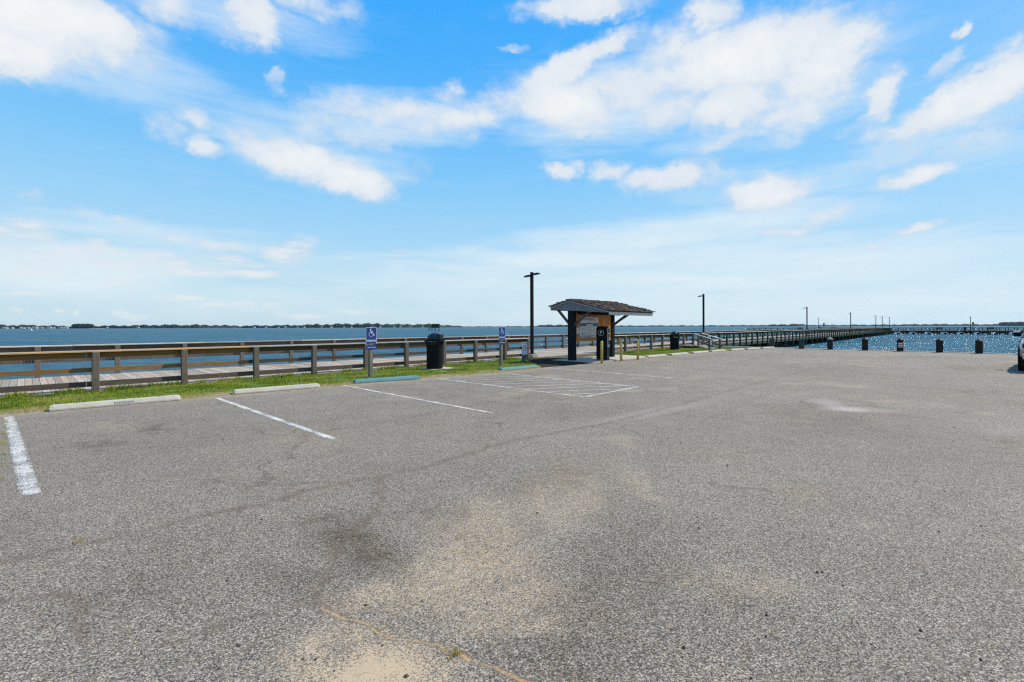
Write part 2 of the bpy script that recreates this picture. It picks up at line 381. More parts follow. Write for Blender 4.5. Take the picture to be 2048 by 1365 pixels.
M_stopw = mat_stop('painted concrete stop', (0.46, 0.42, 0.35), (0.36, 0.32, 0.26), (0.20, 0.165, 0.12))
M_stopb = mat_stop('blue painted stop', (0.075, 0.185, 0.205), (0.11, 0.235, 0.25), (0.21, 0.22, 0.19))

# asphalt -----------------------------------------------------------
def mat_asphalt(name, dark=1.0, spec=0.25):
    m, t, b = newmat(name)
    pos = t.n.new('ShaderNodeNewGeometry').outputs['Position']
    p2 = t.map(pos, sc=(1, 1, 1))
    wob = t.vm('ADD', p2, t.vm('SCALE', t.noise(p2, 60, 2, 0.5, out='Color'), 0.006))
    cell = t.vor(wob, 172, 'Color'); cd = t.vor(wob, 172, 'Distance')
    cell2 = t.vor(wob, 84, 'Color'); cd2 = t.vor(wob, 84, 'Distance')
    r1, r2, r3 = t.sep(cell); q1, q2, q3 = t.sep(cell2)
    st = attr(t, 'stain', 'Color'); sr, sg, sb = t.sep(st); sa = attr(t, 'crack')
    big = t.noise(p2, 0.22, 5, 0.6); mid = t.noise(p2, 1.6, 5, 0.6); fine = t.noise(p2, 9, 4, 0.6)
    val = t.ramp(r1, [(0.0, (0.05, 0.048, 0.046)), (0.30, (0.11, 0.107, 0.101)), (0.55, (0.20, 0.194, 0.183)), (0.82, (0.33, 0.316, 0.294)), (1.0, (0.60, 0.58, 0.54))])
    val = t.mix(t.mr(r2, 0.80, 0.97, 0, 0.55), val, (0.40, 0.29, 0.17))
    bigst = t.mr(q1, 0.80, 0.86, 0, 0.85)
    bigst = t.m('MULTIPLY', bigst, t.mr(cd2, 0.30, 0.5, 1, 0))
    val = t.mix(bigst, val, t.mix(t.mr(q2, 0, 1), (0.28, 0.28, 0.28), (0.62, 0.60, 0.55)))
    # average tone variation: traffic wear, weathering
    tone = t.mr(t.m('ADD', t.m('MULTIPLY', big, 0.6), t.m('MULTIPLY', mid, 0.4)), 0.35, 0.65, 0.86, 1.16)
    val = t.mix(1.0, val, t.comb(t.m('MULTIPLY', tone, 0.785), t.m('MULTIPLY', tone, 0.715), t.m('MULTIPLY', tone, 0.635)), 'MULTIPLY')
    # wind blown sand settling between the stones
    sn = t.m('ADD', sr, t.m('MULTIPLY', t.m('SUBTRACT', t.noise(p2, 14, 5, 0.7), 0.5), 0.8))
    keep = t.mr(r3, 0.0, 1.0, 0.05, 0.95)
    sandf = t.m('MULTIPLY', t.mr(t.m('SUBTRACT', sn, keep), 0.02, 0.22), t.mr(sr, 0.02, 0.15))
    sandc = t.mix(t.mr(t.noise(p2, 300, 2), 0.35, 0.65), (0.35, 0.26, 0.165), (0.50, 0.385, 0.255))
    val = t.mix(sandf, val, sandc)
    val = t.mix(t.m('MULTIPLY', sr, t.mr(t.noise(p2, 3, 5, 0.6), 0.3, 0.6, 0.3, 0.62)), val, t.mix(0.5, sandc, val))
    # hairline crazing
    wc = t.vm('ADD', p2, t.vm('SCALE', t.noise(p2, 1.2, 5, 0.65, out='Color'), 0.9))
    ed_ = t.vor(wc, 0.33, 'Distance', 'DISTANCE_TO_EDGE'); hl = t.m('MULTIPLY', t.mr(ed_, 0.0, 0.012, 0.55, 0.0), t.mr(t.noise(p2, 0.5, 3), 0.47, 0.6))
    val = t.mix(hl, val, (0.07, 0.052, 0.04))
    # brownish weathering
    br = t.mr(t.noise(p2, 0.55, 6, 0.7), 0.5, 0.72, 0, 0.5)
    val = t.mix(br, val, t.mix(1.0, val, (1.04, 0.93, 0.80), 'MULTIPLY'))
    # dark and brown stains
    dn = t.m('MULTIPLY', sg, t.mr(t.noise(p2, 5, 5, 0.65), 0.3, 0.6, 0.5, 1.0))
    val = t.mix(t.m('MULTIPLY', dn, 0.9), val, t.mix(1.0, val, (0.50, 0.44, 0.37), 'MULTIPLY'))
    # old white paint dust
    wn = t.m('MULTIPLY', sb, t.mr(t.noise(p2, 22, 5, 0.7), 0.35, 0.6, 0.3, 1.0))
    val = t.mix(wn, val, (0.52, 0.485, 0.44))
    # cracks: dirt filled
    cn = t.m('MULTIPLY', t.m('MULTIPLY', sa, t.mr(t.noise(p2, 11, 5, 0.7), 0.36, 0.56, 0.1, 1.0)), t.mr(t.noise(p2, 90, 3, 0.7), 0.36, 0.56, 0.6, 1.0))
    val = t.mix(t.m('MULTIPLY', cn, 0.85), val, t.mix(t.mr(sa, 0.80, 0.95), (0.115, 0.078, 0.052), (0.40, 0.25, 0.115)))
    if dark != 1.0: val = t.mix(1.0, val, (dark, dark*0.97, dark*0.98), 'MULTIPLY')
    t.put(b.inputs['Base Color'], val)
    b.inputs['Roughness'].default_value = 0.92; b.inputs['Specular IOR Level'].default_value = spec
    hgt = t.m('ADD', t.m('MULTIPLY', cd, -0.5), t.m('MULTIPLY', r1, 0.5)); hgt = t.m('MULTIPLY', hgt, t.mr(sandf, 0, 1, 1, 0.35))
    n1 = t.bump(hgt, 0.55, 0.005)
    t.put(b.inputs['Normal'], t.bump(fine, 0.25, 0.01, n1))
    return m
M_asph = mat_asphalt('asphalt'); M_path = mat_asphalt('kiosk-shaded path asphalt', 0.26, 0.0)  # path colour lowered further to deepen the kiosk shadow lying on it
# worn road paint
def mat_paint(name, wear):
    m, t, b = newmat(name); pos = t.n.new('ShaderNodeNewGeometry').outputs['Position']
    co = objco(t)
    c = t.mix(t.mr(t.noise(pos, 6, 5, 0.6), 0.35, 0.65), (0.40, 0.38, 0.35), (0.60, 0.58, 0.54))
    cell = t.sep(t.vor(pos, 125, 'Color'))[0]; ed = attr(t, 'edge')
    n = t.m('ADD', t.noise(pos, 2.6, 7, 0.7), t.m('MULTIPLY', t.m('SUBTRACT', cell, 0.5), 0.34))
    a = t.mr(t.m('SUBTRACT', n, t.m('MULTIPLY', ed, 0.22)), wear-0.03, wear+0.03)
    t.put(b.inputs['Base Color'], c); b.inputs['Roughness'].default_value = 0.8
    t.put(b.inputs['Alpha'], a); t.put(b.inputs['Normal'], t.bump(t.vor(pos, 125), 0.5, 0.004)); return m
M_line = mat_paint('white line paint', 0.38); M_line2 = mat_paint('worn line paint', 0.41); M_line3 = mat_paint('faded line paint', 0.56)

# water -------------------------------------------------------------
def mat_water():
    m, t, b = newmat('bay water'); pos = t.n.new('ShaderNodeNewGeometry').outputs['Position']
    a = t.noise(t.map(pos, rot=(0, 0, R(25)), sc=(0.45, 1, 1)), 0.5, 4, 0.6)
    c = t.noise(t.map(pos, rot=(0, 0, R(15)), sc=(0.6, 1, 1)), 2.4, 4, 0.65)
    d = t.noise(t.map(pos, rot=(0, 0, R(-20)), sc=(0.7, 1, 1)), 9.0, 3, 0.6)
    hgt = t.m('ADD', t.m('ADD', t.m('MULTIPLY', a, 1.0), t.m('MULTIPLY', c, 0.42)), t.m('MULTIPLY', d, 0.13))
    sw_ = t.noise(t.map(pos, rot=(0, 0, R(20)), sc=(0.25, 1, 1)), 0.16, 5, 0.7)
    ch = t.noise(t.map(pos, rot=(0, 0, R(20)), sc=(0.35, 1, 1)), 0.9, 4, 0.7)
    col = t.mix(t.mr(t.m('ADD', t.m('MULTIPLY', sw_, 0.5), t.m('MULTIPLY', ch, 0.5)), 0.42, 0.58), (0.014, 0.060, 0.095), (0.046, 0.138, 0.190))
    nrm = t.bump(hgt, 1.0, 0.86)
    df = t.n.new('ShaderNodeBsdfDiffuse'); t.put(df.inputs[0], col); t.l.new(t.bump(ch, 0.6, 1.0), df.inputs['Normal'])
    gl = t.n.new('ShaderNodeBsdfAnisotropic'); gl.inputs['Roughness'].default_value = 0.10; gl.inputs[0].default_value = (1, 1, 1, 1); t.l.new(nrm, gl.inputs['Normal'])
    fr = t.n.new('ShaderNodeFresnel'); fr.inputs[0].default_value = 1.33; t.l.new(nrm, fr.inputs['Normal'])
    mx = t.n.new('ShaderNodeMixShader'); t.put(mx.inputs[0], t.mr(fr.outputs[0], 0.0, 1.0, 0.05, 0.24)); t.l.new(df.outputs[0], mx.inputs[1]); t.l.new(gl.outputs[0], mx.inputs[2])
    t.n.remove(b); t.l.new(mx.outputs[0], t.n['Material Output'].inputs[0]); return m
M_water = mat_water()
def mat_soil():
    m, t, b = newmat('turf soil'); pos = t.n.new('ShaderNodeNewGeometry').outputs['Position']
    g = attr(t, 'bare')
    n = t.noise(pos, 2.2, 6, 0.65); n2 = t.noise(pos, 35, 5, 0.7)
    c = t.mix(t.mr(n2, 0.3, 0.7), (0.045, 0.085, 0.012), (0.12, 0.19, 0.03))
    c = t.mix(t.mr(t.m('ADD', n, t.m('MULTIPLY', g, 0.5)), 0.5, 0.8), c, t.mix(t.mr(n2, 0.35, 0.65), (0.15, 0.115, 0.06), (0.34, 0.27, 0.16)))
    t.put(b.inputs['Base Color'], c); b.inputs['Roughness'].default_value = 0.95; b.inputs['Specular IOR Level'].default_value = 0.1
    t.put(b.inputs['Normal'], t.bump(n2, 0.6, 0.02)); return m
M_soil = mat_soil()
def mat_grass(name, cs):
    m, t, b = newmat(name); r = attr(t, 'rnd')
    c = t.ramp(r, cs); t.put(b.inputs['Base Color'], c); b.inputs['Roughness'].default_value = 0.6
    b.inputs['Specular IOR Level'].default_value = 0.2
    tr = t.n.new('ShaderNodeBsdfTranslucent'); t.put(tr.inputs[0], c); mx = t.n.new('ShaderNodeMixShader'); mx.inputs[0].default_value = 0.35
    t.l.new(b.outputs[0], mx.inputs[1]); t.l.new(tr.outputs[0], mx.inputs[2])
    t.l.new(mx.outputs[0], t.n['Material Output'].inputs[0]); return m
M_grass = mat_grass('grass blades', [(0.0, (0.07, 0.115, 0.008)), (0.4, (0.20, 0.26, 0.018)), (0.7, (0.36, 0.34, 0.05)), (1.0, (0.46, 0.35, 0.15))])
M_leaf = mat_grass('far foliage', [(0.0, (0.012, 0.03, 0.022)), (0.6, (0.03, 0.06, 0.035)), (1.0, (0.055, 0.09, 0.05))])
M_leafd = mat_grass('dark far foliage', [(0.0, (0.008, 0.022, 0.026)), (0.6, (0.016, 0.036, 0.034)), (1.0, (0.028, 0.055, 0.045))])

# ------------------------------------------------------------------ ground of the lot
WEDGE_S = [-40, -4, 0, 3, 6.6, 9, 11.2, 12.6, 13.6, 17, 22, 30, 36, 37.5]
WEDGE_W = [-4.0, -4.0, -4.15, -4.45, -4.75, -4.95, -5.35, -5.35, -5.2, -5.0, -5.25, -5.7, -6.7, -7.2]
def wedge(s): return np.interp(s, WEDGE_S, WEDGE_W)
def zrail(s): return np.interp(s, [-50, 16, 18.4, 20.5, 28, 31, 50], [-.13, -.13, -.14, -.36, -.33, -.24, -.24])
SEA = 37.4
def perp_blob(x, y, cx, cy, rx, ry, tilt=0.0):
    c, s_ = math.cos(R(tilt)), math.sin(R(tilt)); dx, dy = x-cx, y-cy
    a = (dx*c+dy*s_)/rx; b_ = (-dx*s_+dy*c)/ry; return np.clip(1.35-np.sqrt(a*a+b_*b_), 0, 1)
azs = np.concatenate([np.linspace(-180, -54, 43)[:-1], np.linspace(-54, 54, 900), np.linspace(54, 180, 43)[1:-1]])
rs = np.concatenate([[0.02, 0.6], np.geomspace(1.2, 16, 430), np.geomspace(16, 75, 190)[1:]])
A, RR = np.meshgrid(np.radians(azs), rs); X = RR*np.sin(A); Y = RR*np.cos(A)
dS = (X-P0[0])*U2[0]+(Y-P0[1])*U2[1]; dW = (X-P0[0])*N2[0]+(Y-P0[1])*N2[1]
# stain masks, defined on the ground through its perspective chart (X/Y, 1/Y)
Yc = np.where(Y > 0.5, Y, np.inf); gxp = 1024+F*X/Yc; gyp = 656.8-.0026*gxp+F*H/Yc
front = Y > 0.5
def vnoise(x, y, sc, seed):
    r_ = np.random.default_rng(seed); T = r_.random((256, 256)); out = np.zeros_like(x); amp = .5
    for o in range(4):
        fx, fy = x*sc+o*17.3, y*sc+o*9.1; ix, iy = np.floor(fx).astype(int), np.floor(fy).astype(int); tx, ty = fx-ix, fy-iy
        tx = tx*tx*(3-2*tx); ty = ty*ty*(3-2*ty)
        g = lambda i, j: T[(ix+i) % 256, (iy+j) % 256]
        out += amp*((g(0,0)*(1-tx)+g(1,0)*tx)*(1-ty)+(g(0,1)*(1-tx)+g(1,1)*tx)*ty); amp *= .5; sc *= 2.1
    return out
nA = vnoise(X, Y, 1.3, 3)-.47; nB = vnoise(X, Y, 5.0, 4)-.47; nC = vnoise(X, Y, 0.35, 9)-.47
wx = gxp+nA*120*(gyp-656)/400+nB*50*(gyp-656)/400; wy = gyp+nB*60*(gyp-656)/400+nA*60*(gyp-656)/400
sand = np.zeros_like(X); dark = np.zeros_like(X); white = np.zeros_like(X); crack = np.zeros_like(X)
for cx, cy, rx, ry, tl, a in [(740,1345,170,75,4,.95),(700,1300,130,50,0,.5),(905,1140,200,115,-22,.46),(1120,1000,130,70,-20,.34),(960,1070,120,75,-20,.38),(740,1195,120,60,-10,.45),
                              (1000,1220,140,60,-20,.42),(870,1345,90,40,0,.5),(220,855,60,10,0,.3),(620,880,120,26,0,.2),(1280,970,80,30,30,.3)]:
    sand = np.maximum(sand, a*perp_blob(wx, wy, cx, cy, rx, ry, tl))
for cx, cy, rx, ry, tl, a in [(690,1080,80,48,10,.95),(750,1100,50,40,0,.6),(585,1165,85,36,10,.45),(1260,1180,150,150,-30,.5),(1120,1310,120,80,0,.5),(1450,1250,160,80,-20,.3),(870,1030,90,26,0,.35),(190,887,46,9,0,.8),(240,886,25,5,0,.6),
                              (300,852,34,5,-3,.8),(60,1060,120,70,0,.2),(290,1160,130,50,-20,.3),(160,1200,120,40,-20,.35),(1380,1060,90,40,30,.25),(1700,1150,200,60,0,.15),(1080,960,140,30,-15,.3)]:
    dark = np.maximum(dark, a*perp_blob(wx, wy, cx, cy, rx, ry, tl))
for cx, cy, rx, ry, tl, a in [(1697,819,52,5,3,.6),(1655,806,30,8,10,.28),(1750,822,50,4,3,.25),(1300,826,120,8,-10,.2),(2010,862,60,10,0,.12)]:
    white = np.maximum(white, a*perp_blob(gxp, gyp, cx, cy, rx, ry, tl))
def seg_mask(x, y, pts, wd):
    best = np.full(x.shape, 1e9)
    for (x0, y0), (x1, y1) in zip(pts[:-1], pts[1:]):
        dx, dy = x1-x0, y1-y0; L = dx*dx+dy*dy+1e-9
        tt = np.clip(((x-x0)*dx+(y-y0)*dy)/L, 0, 1); best = np.minimum(best, np.hypot(x-x0-tt*dx, y-y0-tt*dy))
    return np.clip(1.2-best/wd, 0, 1)
CR = [([(0,1125),(250,1070),(500,1012),(640,975),(760,955),(860,930),(1000,888),(1200,850),(1400,800)], .065, .79),
      ([(750,958),(757,1000),(745,1035),(700,1060)], .055, .79),([(668,1105),(648,1150),(622,1200),(640,1212),(700,1232)], .04, .79),
      ([(640,1212),(700,1238),(748,1252),(780,1272),(830,1280),(882,1292),(905,1312),(950,1325),(1000,1345),(1075,1368)], .022, 1.1),
      ([(622,1200),(560,1215),(480,1235),(300,1300)], .035, .7),([(0,1200),(120,1180),(160,1215),(150,1300)], .045, .75),
      ([(1110,935),(1160,970),(1240,1015)], .05, .4),([(820,835),(1000,800),(1200,772),(1330,752),(1500,720),(1600,703)], .05, .75),
      ([(1330,815),(1560,755),(1700,718),(1780,704)], .07, .6),([(1400,845),(1600,762),(1830,722)], .06, .35),([(1600,760),(1760,756),(1900,760)], .05, .35),
      ([(430,860),(560,845),(760,812)], .03, .35),([(200,862),(330,840),(430,828)], .03, .5),([(1860,715),(1900,735),(1960,750)], .06, .5),([(1500,735),(1650,728),(1800,736),(1990,730)], .05, .3),
      ([(1350,870),(1480,830),(1690,815)], .04, .3),([(1700,720),(1830,708),(1960,722)], .06, .4)]
jx, jy = X+nB*.14+nA*.2, Y+nA*.2-nB*.12
for pts, wd, a in CR:
    gp = [(q[0], q[1]) for q in (G(x_, y_) for x_, y_ in pts)]
    crack = np.maximum(crack, np.where(front, a*seg_mask(jx, jy, gp, wd), 0))
# oil and wear patches near the sea edge
dark = np.maximum(dark, np.clip((nC-.10)*2.2, 0, .30)); sand = np.maximum(sand, np.clip((vnoise(X, Y, .8, 12)-.60)*2.6, 0, .34))
edgeband = np.clip(1-(wedge(dS)-dW)/.8, 0, 1)*(dS < 37); sand = np.maximum(sand, .5*edgeband*(nB+.75))
for a_ in (sand, dark, white): a_[~front] *= 0
stain = np.stack([sand, dark, white, np.ones_like(X)], -1)
keep = (dS <= SEA+.6) & (dW < wedge(dS)+.5)
nr, na = X.shape
Sx = np.minimum(dS, SEA)
Xc = P0[0]+Sx*U2[0]+dW*N2[0]; Yc2 = P0[1]+Sx*U2[1]+dW*N2[1]
V = np.stack([Xc, Yc2, np.zeros_like(X)], -1).reshape(-1, 3)
i, j = np.meshgrid(np.arange(nr-1), np.arange(na), indexing='ij'); j2 = (j+1) % na
q = np.stack([i*na+j, (i+1)*na+j, (i+1)*na+j2, i*na+j2], -1).reshape(-1, 4)
kf = keep.ravel(); beyond = (dS > SEA).ravel()
q = q[(kf[q].all(1)) & (~beyond[q].all(1))][:, ::-1]
used = np.unique(q); remap = np.full(len(V), -1); remap[used] = np.arange(len(used))
ground = bigmesh('parking_lot', V[used], remap[q], M_asph, {'crack': crack.ravel()[used]}, {'stain': stain.reshape(-1, 4)[used]})
tag(ground, 'worn grey asphalt car park with sand patches and cracks', 'car park', kind='structure')

# land below lot (solid shore block with bulkhead) and grass strip ---
def poly_sheet(name, fn, s0, s1, ns, nw, wlo, whi, mat, extra=None):
    S, T = np.meshgrid(np.linspace(s0, s1, ns), np.linspace(0, 1, nw), indexing='ij')
    lo = wlo(S) if callable(wlo) else wlo; hi = whi(S) if callable(whi) else whi
    Wd = lo+(hi-lo)*T; Z = fn(S, Wd)
    XX = P0[0]+S*U2[0]+Wd*N2[0]; YY = P0[1]+S*U2[1]+Wd*N2[1]
    v = np.stack([XX, YY, Z], -1).reshape(-1, 3)
    a, b_ = np.meshgrid(np.arange(ns-1), np.arange(nw-1), indexing='ij')
    qq = np.stack([a*nw+b_, (a+1)*nw+b_, (a+1)*nw+b_+1, a*nw+b_+1], -1).reshape(-1, 4)
    return bigmesh(name, v, qq, mat, extra(S, Wd) if extra else None, smooth=True)
def gz(S, Wd):
    e = wedge(S); t = np.clip((Wd-e)/(0-e), 0, 1)
    z = 0.022*np.clip(t*14, 0, 1)-0.004*(t <= 0)+(zrail(S)-0.02)*np.clip((t-.12)/.88, 0, 1)**1.2
    return z+.012*np.sin(S*3.1+Wd*2)*np.clip(t*5, 0, 1)+(vnoise(S, Wd, 2.5, 21)-.47)*.05*np.clip(t*6, 0, 1)
def ge(S, Wd): return {'bare': np.clip(1-(Wd-wedge(S))/.9, 0, 1).ravel()}
def g_left(S): return np.where(S < 13.9, 0.35, 0.35)
def elo(S): return wedge(S)+(vnoise(S, S*0, 3.0, 33)-.47)*.5-.05
# the strip is split by the path and the pad; one sheet, the path lies above it
turf = poly_sheet('ground', gz, -40, SEA-.02, 700, 46, elo, 0.35, M_soil, ge)
tag(turf, 'sandy turf strip between the car park and the boardwalk', 'ground', kind='structure')
# path sheet
path_poly = [(13.85, -5.2), (18.6, 0.0), (25.2, 0.0), (23.0, -2.6), (21.6, -3.3), (21.6, -5.3), (17.0, -5.35)]
def inpoly(S, Wd, poly):
    ins = np.zeros(S.shape, bool); n = len(poly)
    for k in range(n):
        (x1, y1), (x2, y2) = poly[k], poly[(k+1) % n]
        if y1 == y2: continue
        c_ = ((y1 > Wd) != (y2 > Wd)) & (S < (x2-x1)*(Wd-y1)/(y2-y1)+x1); ins ^= c_
    return ins
def path_z(S, Wd):
    z = np.interp(Wd, [-5.4, -3.4, 0], [0, 0, 1]); return z*(np.interp(S, [13, 18.6, 20.5, 28], [-.1, -.10, -.42, -.36]))+.034-0.03*np.clip((-4.9-Wd)/.4, 0, 1)
Spt, Wpt = np.meshgrid(np.arange(13.5, 25.6, .08), np.arange(-5.4, 0.01, .08), indexing='ij')
ins = inpoly(Spt, Wpt, path_poly); nsx, nwx = Spt.shape
v = np.stack([P0[0]+Spt*U2[0]+Wpt*N2[0], P0[1]+Spt*U2[1]+Wpt*N2[1], path_z(Spt, Wpt)], -1).reshape(-1, 3)
a, b_ = np.meshgrid(np.arange(nsx-1), np.arange(nwx-1), indexing='ij')
qq = np.stack([a*nwx+b_, (a+1)*nwx+b_, (a+1)*nwx+b_+1, a*nwx+b_+1], -1).reshape(-1, 4); qq = qq[ins.ravel()[qq].sum(1) >= 3]
sandy = np.clip((Spt-20.5)/2, 0, 1)*np.clip((Wpt+3.6)/.8, 0, 1)
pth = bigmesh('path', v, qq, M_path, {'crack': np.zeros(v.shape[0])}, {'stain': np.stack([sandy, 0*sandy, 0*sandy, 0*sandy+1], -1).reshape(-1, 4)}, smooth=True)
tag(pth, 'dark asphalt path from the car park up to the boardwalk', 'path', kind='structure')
pad = MB().box(16.9, 22.3, -5.45, -3.2, -.3, .045).build('concrete_pad', M_conc, None, 0.01, loc=SW(0, 0), rot=(0, 0, ANG))
tag(pad, 'light concrete pad under the kiosk and pay station', 'slab', kind='structure')
# bulkhead (timber sea wall) along s = SEA and under the deck
bw = thing('sea_wall', SW(SEA, -20), ANG, 'low timber sea wall along the end of the car park', 'sea wall')
mb = MB()
for k in range(251): mb.box(.02, .12, -45+k*.26, -45+k*.26+.25, -2.6, -.06, None)
mb.build('plank_face', M_greenp, bw)
MB().box(-.16, .22, -45, 20.3, -.05, .03).build('coping', M_cap, bw, 0.01)
# side bulkhead under the boardwalk
mb = MB()
for k in range(294): mb.box(-45+k*.28, -45+k*.28+.27, .36, .44, -2.6, -.16)
sw2 = mb.build('retaining_wall', M_pile, None, loc=SW(0, 0), rot=(0, 0, ANG)); tag(sw2, 'dark timber retaining wall below the boardwalk deck', 'retaining wall')

# ------------------------------------------------------------------ water
WZ = -1.3
def disc():
    rr = np.concatenate([[0.5], np.geomspace(8, 80000, 60)]); aa = np.radians(np.linspace(0, 360, 97)[:-1]); Ag, Rg = np.meshgrid(aa, rr)
    vv = np.stack([Rg*np.cos(Ag), Rg*np.sin(Ag), np.full_like(Ag, WZ)], -1).reshape(-1, 3); m_ = len(aa)
    a_, b2 = np.meshgrid(np.arange(len(rr)-1), np.arange(m_), indexing='ij')
    qd = np.stack([a_*m_+b2, (a_+1)*m_+b2, (a_+1)*m_+(b2+1) % m_, a_*m_+(b2+1) % m_], -1).reshape(-1, 4)
    return vv, qd
vv, qd = disc(); wt = bigmesh('water', vv, qd, M_water); tag(wt, 'choppy blue bay water with sun glitter', 'water', kind='structure')

# ------------------------------------------------------------------ painted lines
def stripe(name, s0, w0, s1, w1, wd, mat, label, z=0.004, group='painted parking lines'):
    a_ = np.array([s0, w0]); b2 = np.array([s1, w1]); L = np.hypot(*(b2-a_)); d = (b2-a_)/L; nn = np.array([-d[1], d[0]])
    n_ = max(2, int(L/.15)); vs = []; ed = []
    cross = [-.5, -.32, 0, .32, .5]
    for k in range(n_+1):
        p = a_+d*L*k/n_
        for c_ in cross:
            o_ = nn*c_*wd*(1+.03*(rng.random()-.5)); x_ = SW(*(p+o_)); vs.append((x_.x, x_.y, z)); ed.append(1.0 if abs(c_) > .4 else (.25 if abs(c_) > .2 else 0)+(.8 if k in (0, n_) else 0))
    fs = [(k*5+c_, k*5+c_+1, (k+1)*5+c_+1, (k+1)*5+c_) for k in range(n_) for c_ in range(4)]
    o = bigmesh(name, vs, fs, mat, {'edge': np.array(ed)})
    me = o.data
    if me.polygons[0].normal.z < 0: me.flip_normals()
    return tag(o, label, 'painted line', group, 'structure')
stripe('road_marking', .22, -4.5, .46, -10.30, .145, M_line, 'bold white parking line at the left end of the car park')
stripe('road_marking', 3.33, -4.75, 3.38, -10.3, .11, M_line, 'white parking line between the two cream wheel stops')
stripe('road_marking', 6.27, -4.6, 6.22, -10.5, .10, M_line, 'white parking line just left of the first blue wheel stop')
stripe('road_marking', 8.97, -5.15, 8.92, -10.6, .095, M_line2, 'left outline of the hatched access aisle', group='hatched aisle lines')
stripe('road_marking', 8.92, -10.6, 11.3, -10.6, .11, M_line, 'end outline of the hatched access aisle', 0.008, 'hatched aisle lines')
stripe('road_marking', 11.4, -5.75, 11.3, -10.6, .11, M_line2, 'right outline of the hatched access aisle', group='hatched aisle lines')
for k in range(8):
    w0 = -5.35-.68*k; w1 = w0-1.55; s1 = 11.33
    if w1 < -10.55: f_ = (-10.55-w0)/(w1-w0); s1 = 8.97+(s1-8.97)*f_; w1 = -10.55
    stripe('road_marking', 8.97, w0, s1, w1, .075, M_line2, 'slanting stripe inside the hatched access aisle', 0.006, 'hatched aisle lines')
stripe('road_marking', 14.0, -5.4, 13.85, -10.3, .10, M_line2, 'thin faded white line beyond the second blue wheel stop')

# ------------------------------------------------------------------ wheel stops
def wheel_stop(name, mat, hooks=True):
    t = thing(name, (0, 0, 0))
    L, b0, b1, h = 1.9, .12, .075, .105
    rings = []
    for x, k in ((-L/2, .0), (-L/2+.05, 1), (L/2-.05, 1), (L/2, .0)):
        hh = h*(.88+.12*k); q0 = b0; q1 = b1*(1 if k else .85)
        if k == 0: x = x
        rings.append([(x, -q0, 0), (x, q0, 0), (x, q0*.97, hh*.35), (x, q1, hh), (x, -q1, hh), (x, -q0*.97, hh*.35)])
    MB().loft(rings, .5).build('stop_block', mat, t, 0.012)
    for sx in (-.6, .6): MB().lathe([(.016, h-.01), (.016, h+.004), (.0, h+.008)], 10, sx, 0).build('anchor_pin', M_blk2, t)
    return t
st = wheel_stop('wheel_stop', M_stopw); sb = wheel_stop('wheel_stop', M_stopb)
def mid(a, b2): return (Vector(a)+Vector(b2))/2
cream = [((99,824),(362,801),'long cream concrete wheel stop nearest the camera with a scuffed face'),((470,790),(641,776),'cream concrete wheel stop second from the left'),
 ]
for k, (p, q_, lb) in enumerate(cream):
    A1, B1 = G(*p), G(*q_); c = mid(A1, B1)
    c -= Vector((N2[0], N2[1], 0))*-.12; a_ = math.atan2((B1-A1).y, (B1-A1).x)
    o = st if k == 0 else dup(st, c); o.location = c; o.rotation_euler = (0, 0, a_); tag(o, lb, 'wheel stop', 'cream wheel stops'); o.scale = ((B1-A1).length/1.9, 1.0, 1.0)
for k, (p, q_, lb) in enumerate([((715,768),(838,759),'blue painted wheel stop below the first accessible parking sign'),((1004,743),(1077,736),'blue painted wheel stop beside the path to the kiosk')]):
    A1, B1 = G(*p), G(*q_); c = mid(A1, B1)+Vector((N2[0], N2[1], 0))*.12; a_ = math.atan2((B1-A1).y, (B1-A1).x)
    o = sb if k == 0 else dup(sb, c); o.location = c; o.rotation_euler = (0, 0, a_); tag(o, lb, 'wheel stop', 'blue wheel stops')
fs_lab = ['cream wheel stop right of the yellow posts by the grass', 'cream wheel stop in front of the second litter bin', 'cream wheel stop left of the ramp foot', 'cream wheel stop at the foot of the wooden ramp', 'cream wheel stop just beyond the ramp foot', 'small far wheel stop second from the sea wall', 'farthest cream wheel stop next to the sea wall corner']
for k, s_ in enumerate([22.6, 25.0, 27.5, 29.9, 32.2, 34.3, 36.3]):
    o = dup(st, SW(s_, wedge(s_)-.12), ANG-R(3+k), fs_lab[k]); o.scale = (.93, 1, 1)
# scuff marks cast in the nearest stop
mb = MB()
for k in range(9): mb.box(-.02+k*.033, -.004+k*.033, -.001, .001, -.018, .018)
sc_ = mb.build('scuff_marks', M_ink, st, loc=(-.05, -.107, .06), rot=(R(-25), 0, 0))

